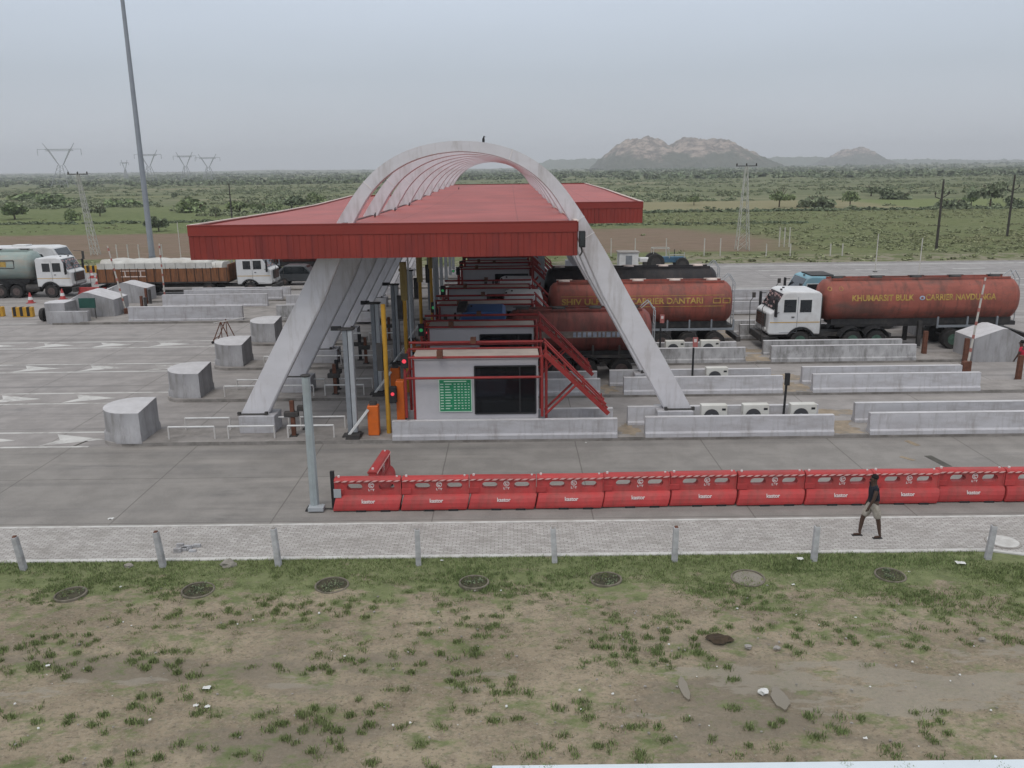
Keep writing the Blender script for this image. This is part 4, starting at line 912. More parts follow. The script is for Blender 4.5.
# ---- toll booths
def booth():
    t = thing('toll_booth', '', 'booth', group='toll booths under the canopy')
    x0, x1, y0, y1, z0, z1 = -3.46, .93, .28, 1.35, .15, 3.02; wx0, wx1, wz0, wz1 = -1.32, .84, .98, 2.72
    mb = MB(); th = .06
    mb.box(x0, wx0, y0, y0+th, z0, z1).box(wx1, x1, y0, y0+th, z0, z1).box(wx0, wx1, y0, y0+th, z0, wz0).box(wx0, wx1, y0, y0+th, wz1, z1)
    mb.box(x0, x0+th, y0+th, y1, z0, z1).box(x1-th, x1, y0+th, y1, z0, z1)
    mb.build('front_wall', 'booth', t)
    m2 = MB().box(x0, -2.6, y1-th, y1, z0, z1-.002).box(-.2, x1, y1-th, y1, z0, z1-.002).box(-2.6, -.2, y1-th, y1, z0, 1.1).box(-2.6, -.2, y1-th, y1, 2.5, z1-.002); m2.build('rear_wall', 'booth', t)
    MB().box(x0-.03, x1+.03, y0-.03, y1+.1, z1, z1+.07).build('roof', 'boothtop', t, bevel=.01)
    MB().box(x0-.035, x1+.035, y0-.045, y0-.03, z1-.02, z1+.075).build('roof_edge', 'booth', t)
    MB().box(x0+th, x1-th, y0+th, y1-th, z0, z0+.3).build('floor', 'dark', t)
    fr = MB()
    for a, b in (((wx0, wz0), (wx1, wz0)), ((wx0, wz1), (wx1, wz1)), ((wx0, wz0), (wx0, wz1)), ((wx1, wz0), (wx1, wz1)), ((.28, wz0), (.28, wz1))): fr.bar((a[0], y0-.005, a[1]), (b[0], y0-.005, b[1]), .05, .05)
    w = fr.build('window', 'black', t)
    MB().box(wx0+.02, wx1-.02, y0+.03, y0+.038, wz0+.02, wz1-.02).build('pane', mat_glass(), w)
    MB().box(-1.25, .8, y0+.3, y0+.8, 1.35, 1.4).box(-1.2, -1.1, y0+.35, y0+.75, .4, 1.35).build('counter', 'dark', t)
    MB().box(-.25, .0, y0+.4, y0+.6, 1.4, 1.75).box(.1, .4, y0+.4, y0+.5, 1.4, 1.62).box(-.6, -.5, y0+.35, y0+.42, 1.02, 1.3).build('desk_clutter', 'whitep', t)
    return t
def mat_glass():
    if 'window_glass' in MATS: return MATS['window_glass']
    m = bpy.data.materials.new('window_glass'); m.use_nodes = True; t = m.node_tree; b = t.nodes['Principled BSDF']; o = t.nodes['Material Output']
    b.inputs['Base Color'].default_value = (.012, .014, .017, 1); b.inputs['Roughness'].default_value = .08
    tr = N(t, 'ShaderNodeBsdfTransparent'); tr.inputs[0].default_value = (.5, .55, .6, 1); mxs = N(t, 'ShaderNodeMixShader'); mxs.inputs[0].default_value = .55
    t.links.new(tr.outputs[0], mxs.inputs[1]); t.links.new(b.outputs[0], mxs.inputs[2]); t.links.new(mxs.outputs[0], o.inputs[0]); MATS['window_glass'] = m; return m
b0 = booth(); BY = [ISL[0], ISL[1], ISL[2], ISL[3], 55.6, 59.4, 63.3, 69.1, 74.9]
for k, y in enumerate(BY):
    lab = f'grey toll booth with a dark window, {names[k]} from the footpath'+(', beside the green board' if k == 0 else '')
    loc = (0 if k < 4 else .3, y+.02, 0)
    if k == 0: b0.location = loc; b0['label'] = lab
    else: copy_tree(b0, loc, lab)
pb = thing('tariff_board', 'green tariff board with white rows and columns on the nearest booth wall', 'sign board', (-2.02, ISL[0]+.262, 1.67))
MB().box(-.56, .56, 0, .03, -.58, .58).build('board_panel', 'green', pb); mb = MB()
for j in range(10):
    z = .42-.1*j
    mb.box(-.53, -.42, -.004, 0, z-.02, z+.015)
    for a, b in ((-.36, -.1), (-.05, .04), (.08, .17), (.21, .29), (.33, .41), (.45, .52)):
        w = (b-a)*random.uniform(.6, 1); mb.box(a, a+w, -.004, 0, z-.016, z+.014)
mb.box(-.4, .4, -.004, 0, .5, .535); mb.build('board_lettering', 'boardw', pb)
MB().box(-.585, .585, -.001, .02, .58, .605).box(-.585, .585, -.001, .02, -.605, -.58).box(-.585, -.56, -.001, .02, -.58, .58).box(.56, .585, -.001, .02, -.58, .58).build('board_frame', 'boardw', pb)

# ---- red pipe frames and stairs round the booths
def frame():
    t = thing('access_frame', '', 'frame', group='red pipe frames around the booths')
    x0, x1, yf, yb = -3.76, 1.06, .08, 1.55; r = .045
    for (x, y) in ((x0, yf), (x1, yf), (x0, yb), (x1, yb), (x0+.28, yf+.25), (x1+.16, yf+.3)):
        MB().tube((x, y, .15 if y > .2 else .92), (x, y, 3.12), r*1.15).build('post', 'red', t, smooth=40)
    for y in (yf, yb):
        for z in (3.1, 2.36): MB().tube((x0, y, z), (x1, y, z), r).build('rail', 'red', t, smooth=40)
    for x in (x0, x1):
        for z in (3.1, 2.36): MB().tube((x, yf, z), (x, yb, z), r).build('cross_rail', 'red', t, smooth=40)
    MB().tube((x0, yb+.1, 3.32), (x1+.1, yb+.1, 3.32), .05).build('rail', 'red', t, smooth=40)
    # stair from the roof level down to the right, running along the island
    xs, xe, zs, ze = 1.15, 3.45, 3.15, .92
    for y in (.28, .92): 
        MB().bar((xs, y, zs), (xe, y, ze), .05, .16).build('stringer', 'red', t)
        MB().tube((xs, y, zs+.42), (xe-.1, y, ze+.36), .035).build('handrail', 'red', t, smooth=40)
        for i in range(4):
            f_ = (i+.1)/3.4; x = xs+(xe-xs)*f_; z = zs+(ze-zs)*f_; MB().tube((x, y, z), (x, y, z+.4), .025, 6).build('baluster', 'red', t)
    for i in range(9):
        f_ = (i+.6)/9.5; x = xs+(xe-xs)*f_; z = zs+(ze-zs)*f_; MB().box(x-.1, x+.1, .3, .9, z-.02, z+.01).build('tread', 'rust', t)
    for y in (.28, .92): MB().tube((1.18, y, .92), (2.3, y, 2.02), .045).build('brace', 'red', t, smooth=40)
    MB().box(x0-.12, x0+.12, yf-.1, yf+.06, 2.75, 3.25).build('signal_housing', 'black', t); 
    MB().box(-2.62, -2.42, -.02, .3, 3.1, 3.34).build('clamp', 'rust', t)
    MB().box(-1.5, -1.3, yb-.2, yb+.2, 3.32, 3.5).build('clamp', 'rust', t)
    return t
f0 = frame()
for k, y in enumerate(BY):
    lab = f'red pipe frame with a stair over the {names[k]} toll booth'; loc = (0 if k < 4 else .3, y, 0)
    if k == 0: f0.location = loc; f0['label'] = lab
    else: copy_tree(f0, loc, lab)
for k, y in enumerate(BY[:5]):
    t = thing('lane_lamp', f"round {'red' if k == 0 else 'green'} lane lamp at the left post of the {names[k]} booth frame", 'signal lamp', (-3.76, y-.03, 3.0))
    MB().lathe([(.001, 0), (.075, .004), (.075, .02)], (0, 0, 0), 'y', 14).build('lens', 'redlamp' if k == 0 else 'greenlamp', t)
    MB().lathe([(.1, .0), (.1, .012)], (0, .008, 0), 'y', 14).build('lamp_ring', 'black', t)
# canopy hanging rods near the booths
for i, (x, y) in enumerate(((-4.05, 33.5), (-3.6, 39.5), (-3.9, 45.5))):
    t = thing('hanging_conduit', f'thin pale vertical conduit hanging from the canopy beside the {names[i+1]} yellow pole', 'conduit', (x, y, 0)); MB().tube((0, 0, .15), (0, 0, rz(y)-FH), .035, 6).build('pipe', 'grey', t)
t = thing('cctv_arm', 'slanted red brown brace under the canopy between the yellow poles and the booths', 'brace', (0, 0, 0)); MB().bar((-4.6, 46, 5.0), (-2.6, 46, 6.6), .14).build('brace_bar', 'rust', t)

# ---- air conditioners on the islands
def acu():
    t = thing('air_conditioner', '', 'air conditioner', group='outdoor air conditioner units between the walls')
    MB().box(-.47, .47, -.16, .16, 0, .78).build('casing', 'acbody', t, bevel=.015)
    MB().lathe([(.28, -.185), (.28, -.162)], (-.1, 0, .36), 'y', 20).build('fan_guard', 'fan', t); MB().lathe([(.07, -.2), (.09, -.186)], (-.1, 0, .36), 'y', 10).build('fan_hub', 'greyd', t)
    MB().box(.27, .41, -.165, -.161, .58, .66).build('nameplate', 'black', t)
    for x in (-.4, .4): MB().box(x-.05, x+.05, -.15, .15, -.14, 0).build('foot', 'dark', t)
    return t
a0 = acu(); first = True
for k, x, rzz, lab in ((0, 7.35, 0, 'white air conditioner unit nearest the right foot of the first arch'), (0, 8.87, 0, 'middle white air conditioner unit of three behind the nearest right wall'), (0, 10.6, 0, 'white air conditioner unit beside the thin black stick post'),
    (1, 8.85, 0, 'white air conditioner unit alone behind the second right wall'), (2, 8.15, 0, 'white air conditioner unit by the red sign on the third island'), (2, 9.9, 0, 'white air conditioner unit near the wall end on the third island'), (3, 7.6, 0, 'white air conditioner unit on the fourth island')):
    loc = (x, ISL[k]+.85, .29)
    if first: a0.location = loc; a0['label'] = lab; first = False
    else: copy_tree(a0, loc, lab)
# ---- stick posts and small round signs
t = thing('stick_post', 'thin black post standing before the third air conditioner', 'post', (9.98, ISL[0]+1.05, .15)); MB().tube((0, 0, 0), (0.05, 0, 2.0), .045).build('post', 'black', t); MB().box(-.02, .14, -.06, .06, 1.55, 2.0).build('reader_box', 'black', t)
for (x, k, l) in ((7.85, 1, 'second'), (7.45, 2, 'third')):
    t = thing('post_sign', f'small red and white sign plate on a thin black post, {l} island', 'sign', (x, ISL[k]+1.0, .15))
    MB().tube((0, 0, 0), (0, 0, 1.75), .045).build('post', 'black', t); MB().box(-.04, .17, -.03, .03, 1.78, 2.2).build('sign_plate', mat('faded_pink_red', (.38, .13, .12), .7, .3, 6), t); MB().box(.0, .12, -.036, -.03, 2.0, 2.14).build('sign_mark', 'mark', t)
# rusty posts round the right wedge
for x, y, h, l in ((19.95, 36.3, 1.0, 'leaning rusty red stub post near the wall end'), (22.6, 36.6, 1.2, 'rusty square stub post in front of the wedge block corner'), (20.9, 41.9, 1.3, 'rusty stub post at the left side of the wedge block'), (22.1, 40.2, 1.25, 'split rusty post before the low corner of the wedge block')):
    t = thing('stub_post', l, 'post', (x, y, .0)); MB().box(-.1, .1, -.1, .1, 0, h, .01, .01).build('post', 'rust', t); MB().box(-.2, .2, -.2, .2, .0, .03).build('base_plate', 'conc', t)
def stick_mast(x, y, h, lean, label, m='whitestick', bands=True):
    t = thing('striped_mast', label, 'mast', (x, y, 0)); top = Vector((lean, 0, h)); n = 14
    MB().tube((0, 0, 0), top, .055, 8, .04).build('mast', m, t)
    if bands:
        mb = MB()
        for i in range(1, n, 2): mb.tube(top*(i/n), top*((i+.55)/n), .060, 8)
        mb.build('red_bands', mat('faded_red_band', (.33, .13, .11), .7, .15), t)
    MB().box(-.14, .14, -.14, .14, 0, .5).build('base_stub', 'rust', t)
stick_mast(21.35, 38.6, 4.4, .35, 'leaning red and white striped mast in front of the long red tanker')
stick_mast(-26.3, 57.4, 4.75, -.75, 'leaning striped mast at the tip of the large wedge block')
stick_mast(-24.9, 60.6, 4.6, .02, 'straight striped mast by the wall before the brown cargo truck')
for x, y, l in ((-25.6, 58.4, 'rusty twin post beside the large wedge block'), (-27.0, 62.5, 'dark stub post at the tail of the far wedge block')):
    t = thing('stub_post', l, 'post', (x, y, 0)); MB().box(-.12, .02, -.1, .1, 0, 1.2).build('post', 'rust', t); MB().box(.14, .28, -.1, .1, 0, 1.1).build('post', 'dark', t)
for px, py, h, l in ((182, 268, 4.6, 'thin white mast close to the left canopy corner'), (875, 272, 3.4, 'thin white mast at the highway edge, first beyond the long red tanker'), (918, 282, 3.6, 'thin white mast at the highway edge, second beyond the long red tanker')):
    x, y = gp(px, py); t = thing('white_mast', l, 'mast', (x, y, 0)); MB().tube((0, 0, 0), (0, 0, h), .05, 6, .035).build('mast', 'whitestick', t); MB().box(-.15, .15, -.15, .15, 0, .06).build('base_plate', 'dark', t)
# trolley frame left behind on the lane
t = thing('wheeled_trestle', 'small wheeled steel trestle standing alone on the empty lane', 'trestle', (-17.0, 47.3, 0)); mb = MB()
for y in (0, .9):
    mb.tube((0, y, .06), (.55, y, 1.25), .03); mb.tube((1.05, y, .06), (.55, y, 1.25), .03); mb.tube((.55, y, .1), (.55, y, 1.25), .025)
mb.tube((.05, 0, .25), (.05, .9, .25), .025); mb.tube((1.0, 0, .25), (1.0, .9, .25), .025); mb.build('frame', 'rust', t)
MB().bar((.2, -.1, 1.2), (1.6, 1.1, 1.3), .09, .05).build('top_bar', 'whitep', t)
for x in (0, 1.05): MB().lathe([(.08, -.03), (.08, .03)], (x, 0, .08), 'y', 10).build('wheel', 'black', t)

# ================================================================== VEHICLES (local: +x forward from the front bumper at 0, z up)
def wheel(parent, x, y, r=.52, w=.3, dual=False, rimm='rim'):
    s_ = 1 if y > 0 else -1; ww = w*(1.9 if dual else 1)
    prof = [(r*.55, -ww/2), (r*.93, -ww/2), (r, -ww*.38), (r, ww*.38), (r*.93, ww/2), (r*.55, ww/2)]
    t = MB().lathe(prof, (x, y-s_*ww/2, r), 'y', 22).build('wheel', 'tarred', parent, smooth=35)
    yo = y-.01*s_
    MB().lathe([(r*.56, -.012), (r*.56, .012)], (x, yo, r), 'y', 18).lathe([(r*.2, -.05), (r*.2, .05)], (x, yo, r), 'y', 10).build('rim', rimm, t)
    return t
def cab(t, paint, x0=0., roof=3.1, L=2.95, deco=True, visor=None):
    a = [(-1.95+x0+.74*math.cos(q), .50+.74*math.sin(q)) for q in np.linspace(R(30), R(150), 8)]
    prof = [(x0-.28, .87)]+a+[(x0-L, .87), (x0-L, roof-.12), (x0-L+.15, roof), (x0-1.25, roof+.03), (x0-1.0, roof-.06), (x0-.48, 2.12), (x0-.26, 1.98), (x0-.20, 1.0)]
    MB().prism(prof, -1.2, 1.2, 'y').build('cab_shell', paint, t, bevel=.07, seg=2)
    # windscreen lies on the sloping front
    p0, p1 = Vector((x0-.99, 0, roof-.12)), Vector((x0-.52, 0, 2.16)); d = (p1-p0); n = Vector((-d.z, 0, d.x)).normalized(); n = n if n.x > 0 else -n
    v = []
    for o in (.004, .03):
        for p, yy in ((p0, 1.02), (p0, -1.02), (p1, -1.08), (p1, 1.08)): v.append(p+n*(o)+Vector((0, yy, 0)))
    ws = MB().add(v, [(0, 1, 2, 3), (7, 6, 5, 4), (0, 4, 5, 1), (1, 5, 6, 2), (2, 6, 7, 3), (3, 7, 4, 0)]).build('windscreen', 'glass', t)
    if deco:
        mb = MB(); rr = random.Random(5)
        for _ in range(26):
            u = rr.uniform(.04, .96); yy = rr.uniform(-.98, .98)
            if .3 < u < .8 and -.6 < yy < .75 and rr.random() < .5: continue
            p = p0+d*u+n*.04+Vector((0, yy, 0)); mb.box(p.x-.012, p.x+.012, p.y-.09, p.y+.09, p.z-.06, p.z+.06)
        mb.build('windscreen_decoration', mat('pale_pink_trim', (.5, .34, .33), .6, .5, 8), ws)
    for sy in (-1, 1):
        for xa, xb, z0, z1 in ((-.98, -1.62, 2.05, 2.72), (-1.82, -2.42, 2.05, 2.70)):
            f = MB().box(x0+xb-.04, x0+xa+.04, sy*1.2-.012, sy*1.2+.012, z0-.04, z1+.04).build('window_frame', 'white', t)
            MB().box(x0+xb, x0+xa, sy*1.214-.006, sy*1.214+.006, z0, z1).build('pane', 'glass', f)
        MB().box(x0-1.72, x0-1.70, sy*1.2-.01, sy*1.2+.01, 1.0, 2.85).box(x0-1.7, x0-.8, sy*1.2-.01, sy*1.2+.01, .98, 1.0).build('door_gap', 'greyd', t)
        MB().box(x0-1.55, x0-1.4, sy*1.21, sy*1.21+.03*sy, 1.78, 1.83).build('door_handle', 'dark', t)
        MB().box(x0-2.9, x0-.3, sy*1.2-.008, sy*1.2+.008, 1.5, 1.55).build('side_stripe', mat('ochre_stripe', (.5, .33, .13), .6, .1), t)
        mir = MB().tube((x0-.75, sy*1.2, 2.75), (x0-.45, sy*1.42, 2.7), .02, 5).tube((x0-.75, sy*1.2, 2.05), (x0-.45, sy*1.42, 2.0), .02, 5).build('mirror_arm', 'dark', t)
        MB().box(x0-.56, x0-.46, sy*1.42-.12, sy*1.42+.12, 1.85, 2.8).build('mirror', 'black', mir, bevel=.02)
        ar = [(-1.95+.78*math.cos(q), .50+.78*math.sin(q)) for q in np.linspace(R(25), R(155), 10)]; ai = [(-1.95+.68*math.cos(q), .50+.68*math.sin(q)) for q in np.linspace(R(155), R(25), 10)]
        MB().prism([(x+x0, z) for x, z in ar+ai], sy*1.05, sy*1.25, 'y').build('wheel_arch', 'black', t)
        MB().lathe([(.11, -.02), (.11, .03)], (x0-.16, sy*.85, 1.12), 'x', 12).build('headlight', 'white', t)
    MB().box(x0-.22, x0-.13, -.72, .72, 1.25, 1.92).build('grille', 'dark', t)
    mb = MB()
    for i in range(5): mb.box(x0-.13, x0-.115, -.68, .68, 1.3+.125*i, 1.34+.125*i)
    mb.build('grille_bars', 'rust', t)
    MB().box(x0-.3, x0+.05, -1.22, 1.22, .45, .82).build('bumper', 'dark', t, bevel=.03)
    for sy in (-1, 1): MB().path([(x0+.08, sy*1.15, .5), (x0+.12, sy*1.15, 2.3), (x0-.1, sy*1.15, 2.6)], .02, 5).build('guide_rod', 'dark', t)
    MB().box(x0-.15, x0+.02, -1.2, -1.1, 2.5, 2.78).build('guide_mirror', 'dark', t)
    mb = MB(); mb.box(x0-1.4, x0-1.3, -.3, -.2, roof+.02, roof+.09); mb.box(x0-1.1, x0-1.0, .3, .4, roof, roof+.08); mb.build('roof_vent', 'dark', t)
    if visor: MB().box(x0-1.15, x0-.75, -1.1, 1.1, roof-.02, roof+.16).build('roof_visor', visor, t)
    MB().box(x0-L-.06, x0-L-.01, -1.1, 1.1, .95, roof-.3).build('cab_back', 'dark', t)
def chassis(t, xf, xr, axles, z=.82, rimm='rim', duals=True):
    MB().box(xr, xf, -.45, .45, z-.2, z).box(xr, xr+.15, -1.1, 1.1, z-.15, z+.05).build('chassis', 'dark', t)
    for i, x in enumerate(axles):
        MB().tube((x, -1.0, .52), (x, 1.0, .52), .09).build('axle', 'dark', t)
        for sy in (-1, 1): wheel(t, x, sy*1.2, dual=(x != axles[0] and duals), rimm=rimm)
def wrap_text(txt, size, xc, zc, ry, rz_, cz, side, name, m, parent, sx=1., bold=.0):
    """lettering laid on the curved flank of a tank; side -1: the flank at local -y"""
    v, f = text_mesh(txt, size, .0, bold); out = []
    for x, y, z in v:
        zz = zc+y; k = max(-1, min(1, (zz-cz)/rz_)); sn = abs(k)**(1/.86); yy = ry*math.sqrt(1-sn*sn)**.86+.014
        out.append((xc+x*sx*(-side), side*yy, zz) if side > 0 else (xc+x*sx, -yy, zz))
    me = MB().add(out, f).build(name, m, parent, fixn=False)
    return me
def tank(t, x0, x1, zb, ztop, ry, m, hatches=5, hm='dark', ladder=True, band=None, top_walk=True):
    """x0 front end, x1 rear end (x1 < x0)"""
    cz = (zb+ztop)/2; rz_ = (ztop-zb)/2; n = 28; v = []; f = []
    st = [(x1, .0), (x1+.04, .45), (x1+.14, .8), (x1+.32, .97), (x1+.5, 1.), (x0-.5, 1.), (x0-.32, .97), (x0-.14, .8), (x0-.04, .45), (x0, .0)]
    for x, k in st:
        k = max(k, .01)
        for i in range(n):
            a = 2*math.pi*i/n; c, s_ = math.cos(a), math.sin(a); e_ = .86
            v.append((x, ry*k*abs(c)**e_*(1 if c > 0 else -1), cz+rz_*k*abs(s_)**e_*(1 if s_ > 0 else -1)))
    for j in range(len(st)-1):
        for i in range(n): f.append((j*n+i, j*n+(i+1) % n, (j+1)*n+(i+1) % n, (j+1)*n+i))
    f += [tuple(range(n))[::-1], tuple((len(st)-1)*n+i for i in range(n))]
    MB().add(v, f).build('tank_shell', m, t, smooth=50)
    L = x0-x1
    for i in range(6):
        mb = MB(); x = x1+.5+(L-1)*i/5
        for j in range(n):
            a, b = 2*math.pi*j/n, 2*math.pi*(j+1)/n
            P = lambda a: (ry*1.008*abs(math.cos(a))**.86*(1 if math.cos(a) > 0 else -1), cz+rz_*1.008*abs(math.sin(a))**.86*(1 if math.sin(a) > 0 else -1))
            p, q = P(a), P(b); mb.add([(x-.02, *p), (x+.02, *p), (x+.02, *q), (x-.02, *q)], [(0, 1, 2, 3)])
        mb.build('weld_band', band or m, t, fixn=False)
    if top_walk:
        MB().box(x1+.5, x0-.5, -.42, -.36, ztop-.03, ztop+.07).box(x1+.5, x0-.5, .36, .42, ztop-.03, ztop+.07).build('walkway_kerb', m, t)
    for i in range(hatches):
        x = x1+L*(i+.55)/hatches
        MB().lathe([(.3, -.05), (.3, .10), (.22, .13)], (x, 0, ztop), 'z', 14).box(x-.42, x+.42, -.05, .05, ztop+.12, ztop+.15).build('hatch', hm, t)
    if ladder:
        mb = MB()
        for y in (-.3, .15): mb.path([(x1-.12, y, zb-.4), (x1-.15, y, ztop-.1), (x1+.15, y, ztop+.35), (x1+.5, y, ztop+.05)], .025, 5)
        for i in range(7): mb.tube((x1-.14, -.3, zb-.2+i*.36), (x1-.14, .15, zb-.2+i*.36), .02, 5)
        mb.build('ladder', 'grey', t)
    MB().box(x1+.3, x0-.6, -.55, .55, zb-.2, zb+.12).build('tank_saddle', 'dark', t)
    return cz, rz_
def side_rails(t, x0, x1, z, m='greyd'):
    for sy in (-1, 1):
        mb = MB().box(x1, x0, sy*1.16-.03, sy*1.16+.03, z-.06, z+.06)
        k = max(2, int(abs(x0-x1)/1.1))
        for i in range(k+1):
            x = x1+(x0-x1)*i/k; mb.box(x-.04, x+.04, sy*1.14-.03, sy*1.14+.03, z-.1, z+.5)
        mb.build('side_rail', m, t)
def mudguard(t, x, r=.66, m='black'):
    for sy in (-1, 1):
        ar = [(x+(r+.03)*math.cos(q), .52+(r+.03)*math.sin(q)) for q in np.linspace(R(15), R(165), 12)]; ai = [(x+r*math.cos(q), .52+r*math.sin(q)) for q in np.linspace(R(165), R(15), 12)]
        MB().prism(ar+ai, sy*.62, sy*1.24, 'y').build('mudguard', m, t)
def tanker(label, x, y, rz_, tm, cabm, tx0, tx1, ztop, zb=1.3, axles_r=(-10, -11.25, -12.5), tractor_axles=(-4.7, -5.95), ry=1.18, txt=None, hm='dark', rimm='rim', deco=True, hatches=5, roof=3.1, group='tanker lorries queuing in the lanes', visor=None, band=None, semi=True):
    t = thing('tanker_lorry', label, 'tanker lorry', (x, y, .0), rz_, group)
    cab(t, cabm, roof=roof, deco=deco, visor=visor)
    chassis(t, -.25, tractor_axles[-1]-.8, (-1.95, *tractor_axles), rimm=rimm)
    cz, rr = tank(t, tx0, tx1, zb, ztop, ry, tm, hatches, hm, band=band)
    if semi:
        MB().box(tx1, tx0-.8, -.5, .5, zb-.32, zb-.12).build('trailer_frame', 'dark', t)
        for ax in axles_r:
            MB().tube((ax, -1, .52), (ax, 1, .52), .09).build('axle', 'dark', t)
            for sy in (-1, 1): wheel(t, ax, sy*1.2, dual=True, rimm=rimm)
        side_rails(t, axles_r[0]+.9, axles_r[-1]-.9, 1.22)
        for sy in (-1, 1): MB().box((tx0+tx1)/2-.1, (tx0+tx1)/2+.1, sy*.8-.08, sy*.8+.08, .1, zb).build('landing_leg', 'dark', t)
        MB().box(tx1-.3, tx1-.1, -1.2, 1.2, .55, .8).build('rear_bumper', 'dark', t)
    MB().lathe([(.3, -.55), (.3, .55)], (-3.4, -.85, .75), 'x', 14).build('fuel_tank', 'dark', t, smooth=40)
    for ax in tractor_axles: mudguard(t, ax)
    return t, cz, rr
PI = math.pi
LANE = [ISL[k]+IW+(PIT-IW)/2 for k in range(3)]      # lane centres between the near islands
# F: long red tanker on the right
tF, cz, rr = tanker('long red tanker lorry with a white cab and yellow lettering at the right', 13.2, 44.75, PI, 'tankr', 'cabw', -3.15, -13.55, 3.62, zb=1.45, ry=1.06, axles_r=(-10.0, -11.3), txt=None, rimm='rimg')
wrap_text('KHUMARSIT BULK', .43, -6.15, 2.72, 1.06, rr, cz, 1, 'lettering', 'signy', tF, .92, .011)
wrap_text('CARRIER NAVDUNGA', .43, -10.2, 2.72, 1.06, rr, cz, 1, 'lettering', 'signy', tF, .86, .011)
wrap_text('o', .45, -8.2, 2.74, 1.06, rr, cz, 1, 'emblem', 'signb', tF, 1.2, .01)
for x_ in (-3.4, -4.0): wrap_text('O', .3, x_, 3.2, 1.06, rr, cz, 1, 'emblem', 'signy', tF)
# D: second red tanker in the same queue, under the canopy edge
tD, cz, rr = tanker('red tanker lorry with pale yellow lettering passing behind the right arch leg', -1.3, 44.7, PI, 'tankr2', 'cabw', -3.25, -13.0, 3.6, zb=1.43, ry=1.06, axles_r=(-9.2, -10.6, -12.0), hm='trim', deco=False)
wrap_text('SHIV ULH', .42, -5.0, 2.70, 1.06, rr, cz, 1, 'lettering', 'signy', tD, 1.2, .011)
wrap_text('CARRIER DANTARI', .42, -9.4, 2.70, 1.06, rr, cz, 1, 'lettering', 'signy', tD, 1.06, .011)
mb = MB()
for x_ in (-12.0, -12.5): mb.box(x_-.2, x_+.2, 1.05, 1.075, 2.56, 2.6).box(x_-.2, x_+.2, 1.05, 1.075, 2.80, 2.84).box(x_-.2, x_-.16, 1.05, 1.075, 2.6, 2.8).box(x_+.16, x_+.2, 1.05, 1.075, 2.6, 2.8)
mb.build('lettering_box', 'signy', tD)
mb = MB()
for z_, y_ in ((2.42, 1.068), (2.98, 1.0)): mb.box(-12.4, -3.9, y_-.03, y_, z_-.012, z_+.012)
mb.build('pinstripe', 'signy', tD)
# C: older rusty tanker with a deep blue cab beside the booths
tC, cz, rr = tanker('rusty dark red tanker lorry with a deep blue cab beside the second booth', -3.2, 38.75, PI, 'tankr3', 'cabdb', -2.95, -9.7, 3.14, zb=1.2, ry=1.08, axles_r=(-8.2,), tractor_axles=(-5.3, -6.6), roof=3.25, deco=False, hatches=4, visor='tankk', semi=False)
for sy in (-1, 1): wheel(tC, -8.2, sy*1.2, dual=True)
MB().box(-9.6, -3, -.45, .45, .65, .85).build('rear_frame', 'dark', tC)
side_rails(tC, -4.5, -9.3, 1.15, 'dark'); MB().prism([(-9.5, 2.0), (-3.4, 2.0), (-3.4, 2.3), (-9.5, 2.3)], 1.05, 1.098, 'y').build('pale_side_band', mat('dusty_band', (.2, .16, .14), .8, .3, 4), tC)
mb = MB(); rr_ = random.Random(3); x_ = -6.0
for _ in range(13):
    w = rr_.uniform(.1, .2); mb.box(x_-w, x_, 1.098, 1.104, 2.04, 2.26); x_ -= w+.08
mb.build('faded_lettering', 'signb', tC)
mb = MB(); x_ = -.65
for i in range(9): mb.box(-.7-.22*i-.12, -.7-.22*i, 1.21, 1.22, 2.83, 2.9)
mb.build('cab_lettering', 'whitep', tC)
# E: black tanker
tE, cz, rr = tanker('black tanker lorry behind the lettered red tanker', -1.6, 50.6, PI, 'tankk', 'cabw', -3.6, -13.9, 3.68, ry=1.08, hm='trim', deco=False)
# G: blue cab behind the long red tanker
tG, cz, rr = tanker('red tanker lorry with a light blue cab hidden behind the long red one', 16.35, 50.5, PI, 'tankr', 'cabb', -3.3, -12.6, 2.72, zb=1.2, ry=1.0, deco=False, roof=3.12)
MB().box(-2.6, -1.3, -.9, .9, 3.14, 3.22).build('roof_load', 'dark', tG)
# A: pale green tanker arriving on the far lanes
tA, cz, rr = tanker('pale green tanker lorry with a white cab beside the bus', -34.2, 67.6, 0, 'tankg', 'cabw', -3.3, -14.0, 3.62, zb=1.35, ry=1.2, deco=True, roof=3.1, group='tanker lorries queuing in the lanes')
mb = MB()
for z_ in (2.35, 2.95): mb.box(-13, -4.6, -1.2, -1.16, z_-.03, z_+.03)
mb.box(-4.62, -4.56, -1.2, -1.16, 2.35, 2.95); mb.build('dark_outline', 'dark', tA)
MB().box(-5.9, -5.2, -1.215, -1.18, 2.45, 2.85).build('ochre_plate', 'signy', tA)
# H: dark red tanker on the farthest lane under the canopy corner
tH, cz, rr = tanker('dark red tanker lorry far behind under the canopy edge', -12.0, 78.5, 0, 'tankr3', 'cabw', -3.0, -12.2, 3.9, deco=False, ladder=True) if False else tanker('dark red tanker lorry far behind under the canopy edge', -12.0, 78.7, 0, 'tankr3', 'cabw', -3.0, -12.2, 3.8, deco=False)
